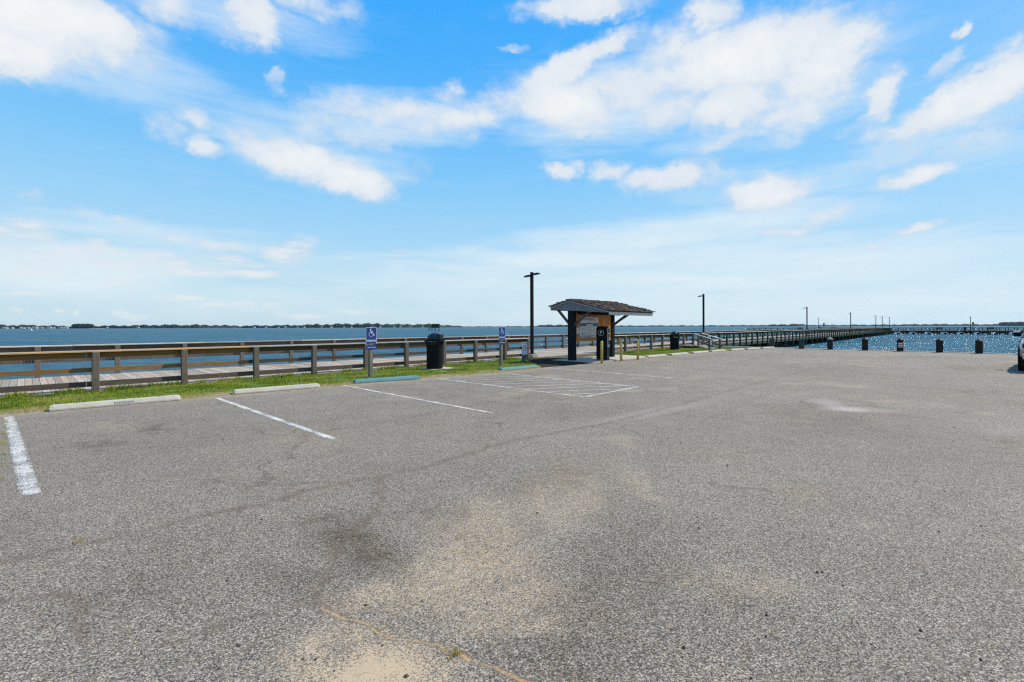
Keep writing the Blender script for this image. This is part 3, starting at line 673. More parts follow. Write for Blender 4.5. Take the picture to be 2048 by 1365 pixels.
# ------------------------------------------------------------------ timber railings and decks
ZD = -0.10
def railing_boards(par, s0, s1, wp, side, zc=.955, mats=None, lower=True, seg=3.88, toe=True, newto=None, zb=0.0):
    """side=-1: posts on the lot side of the boards"""
    cap, top, mid_, toe_ = MB(), MB(), MB(), MB(); ncap, ntop, nmid = MB(), MB(), MB()
    s = s0
    while s < s1-.05:
        e = min(s+seg, s1); j = (rng.random()-.5)*.008; isnew = newto is not None and (s+e)/2 < newto
        (ncap if isnew else cap).box(s+.004, e-.004, wp-.115, wp+.115, zc-.04+j, zc+j)
        y0, y1 = (wp-side*.0-.02, wp+.02)
        yb = wp-side*.035
        (ntop if isnew else top).box(s+.004, e-.004, yb-.02, yb+.02, zc-.045-.15, zc-.045)
        (nmid if isnew else mid_).box(s+.004, e-.004, yb-.02, yb+.02, .385+zb, .50+zb)
        if toe: toe_.box(s+.004, e-.004, yb-.021, yb+.021, -.005+zb, .135+zb)
        s = e
    mt = mats or (M_cap, M_rail, M_rail)
    cap.build('cap_rail', mt[0], par, 0.004); top.build('top_rail', mt[1], par, 0.003); mid_.build('mid_rail', mt[1], par, 0.003)
    if toe: toe_.build('toe_board', mt[2], par, 0.003)
    if newto is not None:
        for m_, n_, mm in ((ncap, 'cap_rail', M_newcap), (ntop, 'top_rail', M_newrail), (nmid, 'mid_rail', M_newrail)):
            m_.build(n_, mm, par, 0.003, label='orange new pine replacement length')
def post_mesh(h0, h1, mat, wd=.075):
    mb = MB().box(-wd, wd, -wd, wd, h0, h1, .5); o = mb.build('post', mat, None, 0.008); return o
def deck_planks(par, s0, s1, w0, w1, pitch=.16, z=ZD):
    mb = MB(); s = s0
    while s < s1:
        a_ = (rng.random()-.5)*.05; b2 = (rng.random()-.5)*.05; dz = (rng.random()-.5)*.006
        mb.box(s+.004, s+pitch-.005, w0-.03+a_*.5, w1+.03+b2*.5, z-.04+dz, z+dz); s += pitch
    return mb.build('deck_planks', M_deck, par)
WF = 5.6
bk = thing('boardwalk', SW(0, 0), ANG, 'grey plank boardwalk along the shore with wooden railings on both sides', 'boardwalk')
deck_planks(bk, -14, 41, -.03, WF+.12)
MB().box(-14, 41, -.115, -.065, ZD-.34, ZD-.012).box(-14, 41, WF, WF+.05, ZD-.32, ZD-.045).box(-14, 41, 2.5, 2.6, ZD-.3, ZD-.045).build('stringer', M_signpost, bk)
railing_boards(bk, -14.0, 18.85, 0, -1, newto=5.7)
railing_boards(bk, 25.45, 40.1, 0, -1)
railing_boards(bk, -14.0, 41, WF, 1, zc=.965)
pm = post_mesh(-.16, .91, M_post); pm.parent = bk
near_s = [1.69-1.94*k for k in range(8, 0, -1)]+[1.69, 3.64, 5.58, 7.45, 9.45, 11.27, 13.21, 15.07, 17.05, 18.75, 25.45, 27.1, 28.76, 30.6, 32.49, 34.3, 36.2, 38.15, 40.06]
for k, s_ in enumerate(near_s):
    o = pm if k == 0 else pm.copy()
    if k: COL.objects.link(o); o.parent = bk
    o.location = (s_, -.09, 0); o.rotation_euler = (R((rng.random()-.5)*1.2), R((rng.random()-.5)*1.2), 0)
    o.scale = (1, 1, 1+.0)
for k in range(28):
    s_ = .69-2.03*6+2.03*k
    if s_ > 41: break
    o = pm.copy(); COL.objects.link(o); o.parent = bk; o.location = (s_, WF-.09, 0.01)
bt = MB().lathe([(.014, 0), (.014, .012), (0, .016)], 8).build('bolt', M_galv, pm, loc=(0, -.076, .83), rot=(R(90), 0, 0))
b3 = bt.copy(); COL.objects.link(b3); b3.parent = pm; b3.location = (0, -.076, .44)
# wire mesh behind the near railing
mb = MB(); r_ = .0016
for k in range(int(16/.06)):
    x = -8+k*.06; mb.box(x-r_, x+r_, .045-r_, .045+r_, .14, .90)
for z_ in np.arange(.14, .92, .1): mb.box(-8, 8, .045-r_, .045+r_, z_-r_, z_+r_)
mb.build('wire_mesh', M_galv, bk)
# piles below boardwalk
pl = MB().lathe([(.14, -3.2), (.14, ZD-.05)], 12).build('pile', M_pile, bk, smooth=True)
cnt = 0
for s_ in np.arange(-12, 41, 3.88):
    for w_ in (2.6, WF-.1):
        o = pl if cnt == 0 else pl.copy()
        if cnt: COL.objects.link(o); o.parent = bk
        o.location = (s_, w_, 0); cnt += 1

# pier -----------------------------------------------------------------
PE = 206.0
pr = thing('pier', SW(0, 0), ANG, 'long timber fishing pier running far out over the water', 'pier')
deck_planks(pr, 41, PE, -.12, WF+.12, pitch=.16)
MB().box(41, PE, -.14, -.08, ZD-.36, ZD-.045).box(41, PE, WF+.0, WF+.06, ZD-.36, ZD-.045).build('stringer', M_green, pr)
railing_boards(pr, 42.1, PE, 0, -1, mats=(M_cap, M_green, M_green), seg=3.9)
railing_boards(pr, 41, PE, WF, 1, zc=.965, mats=(M_cap, M_green, M_green), seg=3.9)
pg = post_mesh(-.46, .91, M_greenp); pg.parent = pr
plist = []
s_ = 42.12
while s_ < PE: plist.append((s_, -.175)); plist.append((s_, WF-.09)); s_ += 1.94
for k, (a1, b1) in enumerate(plist[:100]):
    o = pg if k == 0 else pg.copy()
    if k: COL.objects.link(o); o.parent = pr
    o.location = (a1, b1, 0)
mb = MB()
for a1, b1 in plist[100:]: mb.box(a1-.075, a1+.075, b1-.075, b1+.075, -.46, .91)
tag(mb.build('post', M_greenp, pr), kind='stuff')
cnt = 0; pl2 = MB().lathe([(.15, -3.2), (.15, ZD-.33)], 12).build('pile', M_greenp, pr, smooth=True); rest = MB()
for k, s_ in enumerate(np.arange(38.6, PE, 3.88)):
    for w_ in (-.02, 2.7, WF+.02):
        if cnt < 99:
            o = pl2 if cnt == 0 else pl2.copy()
            if cnt: COL.objects.link(o); o.parent = pr
            o.location = (s_, w_, 0)
        else: rest.lathe([(.15, -3.2), (.15, ZD-.33)], 8, s_, w_)
        cnt += 1
tag(rest.build('pile', M_greenp, pr), kind='stuff')
mb = MB()
for s_ in np.arange(38.6, PE, 3.88): mb.box(s_-.1, s_+.1, -.2, WF+.2, ZD-.62, ZD-.36).beam((s_+.16, .1, ZD-.6), (s_+.16, WF-.1, -1.9), .05, .2, up=(1, 0, 0)).beam((s_-.16, WF-.1, ZD-.6), (s_-.16, .1, -1.9), .05, .2, up=(1, 0, 0))
mb.build('cross_beam', M_pile, pr)

# T head -------------------------------------------------------------
corner = SW(PE, 0); TA = math.atan2(-.52, .854)
th = thing('jetty', (corner.x, corner.y, 0), TA, 'crosswise timber jetty at the far end of the pier on dark piles', 'jetty')
def th_deck(x0, x1, y0, y1):
    mb = MB(); x = x0
    while x < x1: mb.box(x, x+.34, y0, y1, ZD-.04, ZD+(rng.random()-.5)*.01); x += .35
    mb.build('deck_planks', M_deck, th)
th_deck(-44, 92, 0, 5)
MB().box(-44, 92, -.06, 0, ZD-.45, ZD-.045).box(-44, 92, 5, 5.06, ZD-.45, ZD-.045).build('stringer', M_pile, th)
for wp, sd_ in ((.05, -1), (4.95, 1)): railing_boards(th, -44, 92, wp, sd_, mats=(M_cap, M_green, M_green), seg=4)
pt = post_mesh(-.4, .91, M_greenp); pt.parent = th; cnt = 0; rest = MB()
for x in np.arange(-44, 92, 2.0):
    for y in (0, 4.9):
        if cnt < 100:
            o = pt if cnt == 0 else pt.copy()
            if cnt: COL.objects.link(o); o.parent = th
            o.location = (x, y, 0)
        else: rest.box(x-.08, x+.08, y-.08, y+.08, -.4, .91)
        cnt += 1
tag(rest.build('post', M_greenp, th), kind='stuff')
cnt = 0; ph = MB().box(-.16, .16, -.16, .16, -3.2, ZD-.45).build('pile', M_pile, th)
for x in np.arange(-44, 92, 4.0):
    for y, dx in ((.1, 0), (.1, .5), (4.9, 0)):
        o = ph if cnt == 0 else ph.copy()
        if cnt: COL.objects.link(o); o.parent = th
        o.location = (x+dx, y, 0); cnt += 1
        if cnt >= 100: break
    if cnt >= 100: break
mb = MB()
for x in np.arange(-44, 92, 4.0): mb.box(x-.75, x+.75, -.1, 5.1, ZD-.8, ZD-.46)
for x in np.arange(-42, 92, 4.0): mb.box(x-.35, x+.35, .2, .6, WZ-.3, WZ+.55)
mb.build('pile_cap', M_pile, th)

# ramp off the boardwalk ---------------------------------------------
rp0, rp1 = SW(40.2, -.1), SW(42.0, -.1); re0, re1 = G(1426, 702, -.03), G(1444, 700.5, -.03)
rt = thing('wooden_ramp', (0, 0, 0), 0, 'short wooden ramp with sloping handrails from the car park to the boardwalk', 'ramp')
mb = MB(); nb = 44
for k in range(nb):
    f0, f1 = k/nb, (k+.93)/nb; a0, b0 = rp0.lerp(re0, f0), rp1.lerp(re1, f0); a1, b1 = rp0.lerp(re0, f1), rp1.lerp(re1, f1)
    z0 = ZD+(-.02-ZD)*f0+.06*math.sin(f0*math.pi); z1 = ZD+(-.02-ZD)*f1+.06*math.sin(f1*math.pi)
    mb.add([(a0.x,a0.y,z0),(b0.x,b0.y,z0),(b1.x,b1.y,z1),(a1.x,a1.y,z1),(a0.x,a0.y,z0-.15),(b0.x,b0.y,z0-.15),(b1.x,b1.y,z1-.15),(a1.x,a1.y,z1-.15)], [(0,1,2,3)[::-1],(4,5,6,7),(0,4,5,1),(1,5,6,2),(2,6,7,3),(3,7,4,0)])
mb.build('ramp_deck', M_deck, rt)
hr = [(rp0, re0), (rp1, re1)]
rpm = MB().box(-.07, .07, -.07, .07, -.35, 0).build('post', M_post, rt); first = True
for (a1, b1), fr in ((hr[0], (.30, .86)), (hr[1], (.02, .92))):
    for f_ in fr:
        p = a1.lerp(b1, f_); o = rpm if first else rpm.copy()
        if not first: COL.objects.link(o); o.parent = rt
        first = False; hz = .92-.22*f_; o.location = (p.x, p.y, hz-.04); o.scale = (1, 1, (hz+.12)/.35); o.rotation_euler = (0, 0, ANG)
for a1, b1 in hr:
    MB().beam((a1.x, a1.y, .93), (b1.x, b1.y, .69), .08, .035).build('handrail', M_cap, rt)
    MB().beam((a1.x, a1.y, .42), (b1.x, b1.y, .25), .04, .11).build('mid_rail', M_rail, rt)

# ------------------------------------------------------------------ lamps
def lamp(two):
    t = thing('street_lamp', (0, 0, 0))
    MB().box(-.22, .22, -.22, .22, -.02, .20, .5).build('concrete_footing', M_conc, t, .02)
    MB().box(-.14, .14, -.14, .14, .20, .235).build('base_plate', M_blk2, t)
    MB().box(-.07, .07, -.07, .07, .235, 4.62).build('pole', M_black, t, .008)
    for sg in ((1, -1) if two else (1,)):
        hd = MB().loft([[(x, y, z) for x, z in ((-.13, 0), (.13, 0), (.11, .05), (-.11, .05))] for y in (sg*.12, sg*.5)][::sg]).box(-.03, .03, min(sg*.06, sg*.16), max(sg*.06, sg*.16), .0, .05)
        for k in range(6): hd.box(-.10, .10, sg*(.16+k*.055)-.006, sg*(.16+k*.055)+.006, .05, .085)
        h_ = hd.build('lamp_head', M_black, t, loc=(0, 0, 4.42 if sg > 0 else 4.44), rot=(R(-5), 0, 0))
        MB().box(-.09, .09, min(sg*.2, sg*.46), max(sg*.2, sg*.46), -.008, -.001).build('lens', M_grey, h_)
    return t
l2 = lamp(True); l2.location = SW(19.35, .12, ZD-.02); l2.rotation_euler = (0, 0, ANG); tag(l2, 'tall black two headed lamp post beside the kiosk', 'street lamp')
l1 = lamp(False); l1.location = SW(43.4, .32, ZD); l1.rotation_euler = (0, 0, ANG); tag(l1, 'black lamp post with one head beside the wooden ramp', 'street lamp', 'lamps along the pier')
for s_, lb in ((83.9, 'black pier lamp between the ramp and the pier bend, second tallest on the pier'), (124.6, 'pier lamp midway along the pier railing'), (168, 'left one of two close lamps near the pier end'), (183.5, 'right one of two close lamps near the pier end'), (204.5, 'pier lamp at the corner where the head turns right')):
    dup(l1, SW(s_, .3, ZD), ANG, lb)
def TH(x, y): c, s_ = math.cos(TA), math.sin(TA); return Vector((corner.x+x*c-y*s_, corner.y+x*s_+y*c, ZD))
def solve_th(px, y=1.0):
    k = (px-1024)/F; c, s_ = math.cos(TA), math.sin(TA); bx = corner.x-y*s_; by = corner.y+y*c
    return (k*by-bx)/(c-k*s_)
dup(l1, TH(solve_th(1637), 1.0), TA, 'thin lamp on the left arm of the pier head')
dup(l1, TH(solve_th(1941), 1.0), TA, 'thin lamp on the right arm of the pier head')

# ------------------------------------------------------------------ bins
def bin_():
    t = thing('litter_bin', (0, 0, 0))
    MB().lathe([(.31, .0), (.31, .05)], 28).build('base', M_black, t, smooth=True)
    MB().lathe([(.25, .05), (.27, .90), (.24, .90), (.23, .06)], 28).build('liner', M_blk2, t, smooth=True)
    mb = MB(); n_ = 30
    for k in range(n_):
        a_ = 2*math.pi*k/n_; pr_ = [(.295, .03), (.30, .8), (.315, .9), (.37, 1.06)]
        for (r0, z0), (r1, z1) in zip(pr_[:-1], pr_[1:]):
            mb.beam((r0*math.cos(a_), r0*math.sin(a_), z0), (r1*math.cos(a_), r1*math.sin(a_), z1), .042, .008, .5, up=(math.cos(a_), math.sin(a_), 0))
    mb.build('slats', M_black, t)
    MB().lathe([(.36, 1.05), (.40, 1.05), (.40, 1.085), (.30, 1.085), (.30, 1.05)], 32).build('rim', M_black, t, smooth=True)
    MB().lathe([(.30, .1), (.305, .1), (.305, .15), (.30, .15)], 28).build('hoop', M_black, t, smooth=True)
    prof = [(.31*math.cos(a_), 1.085+.29*math.sin(a_)) for a_ in np.linspace(0, math.pi/2, 9)]
    ld = MB().lathe(prof, 30).build('lid', M_dome, t, smooth='all')
    mb = MB().box(.05, .31, -.15, .15, 1.10, 1.32)
    mb.build('hood', M_dome, ld, .02); MB().box(.312, .322, -.12, .12, 1.13, 1.29).build('flap', M_blk2, ld, .004)
    return t
B1 = bin_(); B1.location = SW(11.25, -2.03, -.04); B1.rotation_euler = (0, 0, R(-20)); tag(B1, 'black slatted litter bin with domed lid on the grass', 'litter bin', 'domed litter bins')
b2 = G(1349, 701.5, -.17); ss, ww = toSW(b2)
dup(B1, SW(ss, ww, -.17), R(-20), 'farther dark litter bin with domed lid by the middle railing')
pdm = MB().box(-.45, .6, -.4, .4, -.12, .008).build('concrete_slab', M_conc, None, .01, loc=SW(11.35, -2.05, -.045), rot=(0, 0, ANG)); tag(pdm, 'small concrete slab under the nearer litter bin', 'slab', kind='structure')
pdm = MB().box(-.45, .6, -.4, .4, -.12, .008).build('concrete_slab', M_conc, None, .01, loc=SW(ss+.1, ww, -.175), rot=(0, 0, ANG)); tag(pdm, 'small concrete slab under the farther litter bin', 'slab', kind='structure')
tb = dup(B1, TH(solve_th(1931), 1.6), 0, 'tiny dark litter bin on the right arm of the pier head')
tb = dup(B1, TH(solve_th(1640), 1.6), 0, 'tiny dark litter bin on the left arm of the pier head')

# ------------------------------------------------------------------ signs.  local: y = towards the water, sign face looks to -y
def strokes(mb, pts, wd, y, th=.002):
    for (x0, z0), (x1, z1) in zip(pts[:-1], pts[1:]): mb.beam((x0, y, z0), (x1, y, z1), th, wd, up=(0, 1, 0)) if False else quad_stroke(mb, x0, z0, x1, z1, wd, y)
def quad_stroke(mb, x0, z0, x1, z1, wd, y):
    d = Vector((x1-x0, z1-z0)); L = d.length; d /= L; nx, nz = -d.y*wd/2, d.x*wd/2; e = d*wd*.25
    x0 -= e.x; z0 -= e.y; x1 += e.x; z1 += e.y
    mb.add([(x0+nx, y, z0+nz), (x1+nx, y, z1+nz), (x1-nx, y, z1-nz), (x0-nx, y, z0-nz), (x0+nx, y+.001, z0+nz), (x1+nx, y+.001, z1+nz), (x1-nx, y+.001, z1-nz), (x0-nx, y+.001, z0-nz)],
           [(0,1,2,3),(7,6,5,4),(0,4,5,1),(1,5,6,2),(2,6,7,3),(3,7,4,0)])
def rrect(w_, h_, r, n=5):
    pts = []
    for cx, cz, a0 in ((w_/2-r, h_/2-r, 0), (-w_/2+r, h_/2-r, 90), (-w_/2+r, -h_/2+r, 180), (w_/2-r, -h_/2+r, 270)):
        for k in range(n+1): a_ = R(a0+90*k/n); pts.append((cx+r*math.cos(a_), cz+r*math.sin(a_)))
    return pts
XZ = Matrix(((1,0,0,0),(0,0,1,0),(0,1,0,0),(0,0,0,1)))   # (x,y,z)->(x,z,y)
def panel(name, w_, h_, r, y, z, mat, par, th=.003):
    M = Matrix.Translation((0, y, z)) @ XZ
    return MB().prism(rrect(w_, h_, r), 0, th, .5, M).build(name, mat, par)
def hc_sign(hpost, ztop):
    t = thing('parking_sign', (0, 0, 0))
    MB().box(-.055, .055, -.055, .055, -.3, hpost, .5).build('post', M_signpost, t, .006)
    zc = ztop-.265
    a_ = panel('sign_plate', .37, .53, .03, -.062, zc, M_white, t); panel('blue_field', .352, .512, .026, -.0645, zc, M_blue, a_, .002)
    mb = MB(); y = -.0685; k = .40; X0, Z0 = -.005, zc+.085
    def q_(x, z): return (X0+x*k, Z0+z*k)
    mb.prism([(.045*k*math.cos(a2)+X0-.06*k, .045*k*math.sin(a2)+Z0+.30*k) for a2 in np.linspace(0, 2*math.pi, 15)[:-1]], 0, .001, .5, Matrix.Translation((0, y, 0)) @ XZ)
    def seg(pts, wd=.055): strokes(mb, [q_(*p) for p in pts], wd*k, y)
    seg([(-.055, .23), (-.04, .02), (.12, .02), (.20, -.18), (.27, -.155)], .062); seg([(-.05, .13), (.10, .13)], .045)
    seg([(-.09+.0+.17*math.cos(R(a2))+.06, -.10+.17*math.sin(R(a2))) for a2 in range(128, 372, 15)], .042)
    mb.build('wheelchair_symbol', M_white, a_)
    textmesh('lettering', 'PARKING', .088, M_white, a_, (0, -.0685, zc-.16), (R(90), 0, 0))
    s2 = panel('small_plate', .37, .13, .012, -.062, ztop-.53-.03-.075, M_blue, t)
    textmesh('lettering', 'VAN', .045, M_white, s2, (-.09, -.066, ztop-.635), (R(90), 0, 0)); textmesh('lettering', 'ACCESSIBLE', .034, M_white, s2, (.06, -.066, ztop-.635), (R(90), 0, 0))
    for zz in (zc+.235, zc-.235): MB().lathe([(.009, 0), (.009, .003), (0, .004)], 8).build('bolt', M_galv, t, loc=(0, -.0665, zz), rot=(R(90), 0, 0))
    return t
s1 = hc_sign(1.2, 1.545); s1.location = SW(7.95, -3.11, 0); s1.rotation_euler = (0, 0, ANG)
tag(s1, 'nearer blue accessible parking sign on a wooden post behind the first blue stop', 'sign', 'accessible parking signs')
MB().box(-.035, .035, -.058, -.05, 1.1, 1.56).build('bracket', M_galv, s1)
dup(s1, SW(13.72, -3.16, -.0), ANG, 'farther blue accessible parking sign left of the bicycle sign')
# no bicycles
nb_ = thing('bicycle_sign', SW(15.68, -2.61, -.02), ANG, 'white no bicycles sign on a short post by the path', 'sign')
MB().box(-.07, .07, -.06, .06, -.3, .75, .5).build('post', M_post, nb_, .006)
pn = panel('sign_plate', .34, .56, .02, -.066, .62, M_white, nb_)
textmesh('lettering', 'NO BIKES', .062, M_red, pn, (0, -.0685, .845), (R(90), 0, 0)); textmesh('lettering', 'ON PIER', .045, M_ink, pn, (0, -.0685, .405), (R(90), 0, 0))
mb = MB(); strokes(mb, [(.125*math.cos(a2), .63+.125*math.sin(a2)) for a2 in np.linspace(0, 2*math.pi, 25)], .022, -.0695); strokes(mb, [(-.085, .715), (.085, .545)], .02, -.0695); mb.build('prohibition_ring', M_red, pn)
mb = MB()
for cx in (-.05, .05): strokes(mb, [(cx+.032*math.cos(a2), .605+.032*math.sin(a2)) for a2 in np.linspace(0, 2*math.pi, 13)], .008, -.0685)
strokes(mb, [(-.05, .605), (-.02, .66), (.035, .66), (0, .605), (-.02, .66)], .008, -.0685); strokes(mb, [(.05, .605), (.03, .68), (.05, .685)], .008, -.0685); mb.build('bicycle_symbol', M_ink, pn)
# sign on the ramp post
p = hr[0][0].lerp(hr[0][1], .86); rs_ = thing('ramp_sign', (p.x+.06, p.y-.08, .0), ANG-R(20), 'narrow white notice fixed to the ramp post', 'sign')
q_ = panel('sign_plate', .16, .55, .01, 0, .33, M_white, rs_); mb = MB()
for k in range(5): mb.box(-.05, .05, -.003, -.001, .14+k*.09, .175+k*.09)
mb.build('lettering', M_ink, q_)
# small white box on the ground near the corner
ub = thing('marker_box', SW(39.2, -2.9, -.9), ANG, 'little white marker box below the pier beside the grass corner', 'box')
MB().box(-.22, .22, -.14, .14, 0, .62).build('body', M_white, ub, .02); MB().box(-.24, .24, -.16, .16, .62, .66).build('lid', M_white, ub, .01)

# ------------------------------------------------------------------ kiosk
KA = ANG
kz = SW(17.35, -4.03, 0)
kk = thing('kiosk', kz, KA, 'open information kiosk with shake roof and orange cedar wall', 'kiosk')
kp = MB().box(-.14, .14, -.14, .14, 0, 2.68, .5).build('post', M_kpost, kk, .01)
o = kp.copy(); COL.objects.link(o); o.parent = kk; o.location = (3.3, 0, 0); o.scale = (.8, .8, 1)
# roof frame coordinates: x along ridge, y<0 to the lot
ZR, YF, ZF, YB, ZB = 2.70, -2.02, 2.17, 1.06, 2.42
X0_, X1_ = -.18, 3.62
mb = MB(); mb2 = MB()
nbd = 26
def gz_top(y): return ZR+(ZF-ZR)*(y/YF) if y < 0 else ZR+(ZB-ZR)*(y/YB)
def gz_bot(y): return 2.13+(2.34-2.13)*(y-YF)/(YB-YF)
for k in range(nbd):
    y0 = YF+(YB-YF)*k/nbd+.003; y1 = YF+(YB-YF)*(k+1)/nbd-.003
    x_ = X0_+.02
    mb.add([(x_, y0, gz_bot(y0)), (x_, y1, gz_bot(y1)), (x_, y1, gz_top(y1)-.02), (x_, y0, gz_top(y0)-.02), (x_+.02, y0, gz_bot(y0)), (x_+.02, y1, gz_bot(y1)), (x_+.02, y1, gz_top(y1)-.02), (x_+.02, y0, gz_top(y0)-.02)],
           [(0,3,2,1),(4,5,6,7),(0,1,5,4),(1,2,6,5),(2,3,7,6),(3,0,4,7)])
    mb2.add([(X1_-.04, y0, gz_bot(y0)), (X1_-.04, y1, gz_bot(y1)), (X1_-.04, y1, gz_top(y1)-.02), (X1_-.04, y0, gz_top(y0)-.02), (X1_-.02, y0, gz_bot(y0)), (X1_-.02, y1, gz_bot(y1)), (X1_-.02, y1, gz_top(y1)-.02), (X1_-.02, y0, gz_top(y0)-.02)],
           [(0,3,2,1),(4,5,6,7),(0,1,5,4),(1,2,6,5),(2,3,7,6),(3,0,4,7)])
mb.build('gable', M_gable, kk); mb2.build('gable', M_gable, kk)
mb = MB()
for xx in (X0_-.015, X1_-.015): mb.beam((xx, YF-.02, ZF-.0), (xx, 0, ZR-.0), .03, .045, up=(0, 0, 1)).beam((xx, 0, ZR), (xx, YB+.02, ZB), .03, .045)
mb.build('rake_trim', M_trim, kk)
MB().box(X0_, X1_, YF-.03, YF, ZF-.13, ZF+.0).box(X0_, X1_, YB, YB+.03, ZB-.12, ZB).build('fascia', M_trim, kk)
# roof deck and shakes
mb = MB()
for (ya, za, yb, zb) in ((0, ZR, YF-.03, ZF), (0, ZR, YB+.03, ZB)):
    vs = [(X0_-.04, ya, za+.005), (X1_+.04, ya, za+.005), (X1_+.04, yb, zb+.005), (X0_-.04, yb, zb+.005)]
    vs += [(x, y, z+.025) for x, y, z in vs]; mb.add(vs, [(0,1,2,3),(7,6,5,4),(0,4,5,1),(1,5,6,2),(2,6,7,3),(3,7,4,0)])
rfm = mb.build('roof', M_brace, kk)
mb = MB()
for (yb, zb, rows) in ((YF-.07, ZF-.01, 13), (YB+.07, ZB-.01, 7)):
    d = Vector((0, yb, zb-ZR)); L = d.length; d.normalize(); nn = Vector((0, -d.z, d.y)) if yb < 0 else Vector((0, d.z, -d.y)); nn = nn if nn.z > 0 else -nn
    for r_i in range(rows):
        t0 = L*(r_i)/rows; x = X0_-.06+rng.random()*.06
        while x < X1_+.04:
            wd = .09+rng.random()*.13; e = min(x+wd, X1_+.06); t1 = L*(r_i+1)/rows+.03+rng.random()*.035; th = .026+rng.random()*.045
            c0 = Vector((0, 0, ZR+.03))+d*max(0, t0-.02)+nn*.004; c1 = Vector((0, 0, ZR+.03))+d*t1+nn*(th*.6+.012)
            vs = [(x+.003, c0.y, c0.z), (e-.003, c0.y, c0.z), (e-.003, c1.y, c1.z), (x+.003, c1.y, c1.z)]
            vs2 = [(a1, b1+nn.y*th, c_+nn.z*th) for a1, b1, c_ in vs]
            mb.add(vs+vs2, [(0,1,2,3),(7,6,5,4),(0,4,5,1),(1,5,6,2),(2,6,7,3),(3,7,4,0)]); x = e
mb.build('shakes', M_shake, rfm)
MB().box(X0_-.05, X1_+.05, -.09, .09, ZR+.055, ZR+.085).build('ridge_cap', M_shake, rfm)
# header, braces, wall
MB().box(.2, 3.75, -.24, -.15, 2.10, 2.28).box(.14, 3.2, .15, .22, 2.1, 2.28).build('header_beam', M_kpost, kk, .005)
mb = MB()
for xx in (0, 3.3):
    mb.beam((xx, -.1, 1.62), (xx, -1.15, 2.32), .07, .11).beam((xx, .1, 1.62), (xx, .85, 2.38), .07, .11)
    mb.box(xx-.05, xx+.05, -1.7, .95, 2.36, 2.44)
mb.build('brace', M_brace, kk, .004)
MB().beam((3.4, 0, 1.62), (3.4+.0, -1.2, 2.3), .05, .09).build('brace', M_brace, kk)
mb = MB(); x = .14
while x < 3.16: mb.box(x+.002, min(x+.125, 3.16)-.002, -.055, -.03, .93, 2.42); x += .125
x = .14
while x < 3.16: mb.box(x+.002, min(x+.125, 3.16)-.002, .03, .055, .93, 2.42); x += .125
wl = mb.build('wall', M_cedar, kk)
MB().box(.14, 3.16, -.026, .026, .935, 2.3).build('wall_core', M_brace, kk)
MB().box(.12, 3.18, -.07, .07, .885, .925).box(.12, .155, -.065, .065, .93, 2.35).build('wall_trim', M_trim if False else M_cedar, kk)
# information board
y = -.085
ib = thing('notice_board', kk.location, KA, 'large white and blue information poster on the orange kiosk wall', 'poster')
bx0, bx1, bz0, bz1 = .50, 1.96, 1.08, 1.98
MB().box(bx0-.03, bx1+.03, y, y+.025, bz0-.03, bz1+.03).build('board', M_trim, ib); y -= .003
MB().box(bx0, bx1, y, y+.002, bz0, bz1).build('paper', M_paper, ib)
W_, H_ = bx1-bx0, bz1-bz0
def rct(mb, u0, u1, v0, v1, yy): mb.box(bx0+u0*W_, bx0+u1*W_, yy-.002, yy, bz0+v0*H_, bz0+v1*H_)
mb = MB(); rct(mb, 0, 1, .54, .70, y); mb.box(bx0, bx1, y-.002, y, bz0+.02*H_, bz0+.06*H_); mb.build('blue_band', M_navy, ib)
mb = MB(); rct(mb, .04, .28, .55, .69, y-.003); rct(mb, .72, .96, .55, .69, y-.003); mb.build('blue_box', plain('poster blue', (.05, .14, .33), .5, 0, .1, 9, 0), ib)
mb = MB(); rct(mb, .32, .68, .26, .64, y-.005); mb.build('white_sheet', M_white, ib)
mb = MB()
for v_, a1, b1, hh in ((.93, .24, .78, .03), (.87, .18, .84, .03), (.765, .42, .44, .03), (.765, .47, .50, .03), (.765, .55, .60, .02), (.77, .86, .87, .07), (.745, .84, .90, .02)): rct(mb, a1, b1, v_-hh/2, v_+hh/2, y)
for k in range(9):
    for u0, u1 in ((.05, .28), (.72, .95)): rct(mb, u0, u0+(u1-u0)*(.7+.3*rng.random()), .50-k*.045, .508-k*.045, y)
for k in range(5): rct(mb, .36, .36+.28*(.6+.4*rng.random()), .58-k*.06, .59-k*.06, y-.008)
for k in range(4): rct(mb, .05, .6, .22-k*.04, .225-k*.04, y)
rct(mb, .05, .06, .08, .16, y); rct(mb, .08, .28, .10, .13, y)
mb.build('print', M_ink, ib)
nt = thing('notice', kk.location, KA, 'small paper notice overlapping the lower left corner of the poster', 'notice')
MB().box(.26, .50, -.062, -.058, 1.22, 1.50).build('paper', M_paper, nt); MB().box(.285, .44, -.064, -.0625, 1.24, 1.26).box(.285, .46, -.064, -.0625, 1.42, 1.44).build('print', M_red, nt)
# pay station: P face looks to -x, controls look to -y
ps_ = G(1205.5, 719.5, .045); ps_s, ps_w = toSW(ps_)
pp = thing('pay_station', SW(ps_s, ps_w, .045), ANG+R(14), 'tall black parking pay machine with a ringed letter P on its side', 'pay machine')
D_, Wd_, Hh = .50, .36, 1.52
prof = [(-D_/2, 0), (D_/2, 0), (D_/2, Hh-.08), (D_/2-.06, Hh), (-D_/2+.06, Hh), (-D_/2, Hh-.10)]
MB().prism(prof, -Wd_/2, Wd_/2, .5, Matrix(((0,0,1,0),(1,0,0,0),(0,1,0,0),(0,0,0,1)))).build('cabinet', M_black, pp, .012)
MB().box(-Wd_/2+.0, Wd_/2, -D_/2-.008, -D_/2-.001, 0, .50).build('lower_door', M_blk2, pp, .003)
fr = MB().box(-Wd_/2+.03, Wd_/2-.03, -D_/2-.035, -D_/2, .56, 1.46).build('control_panel', M_grey, pp, .02)
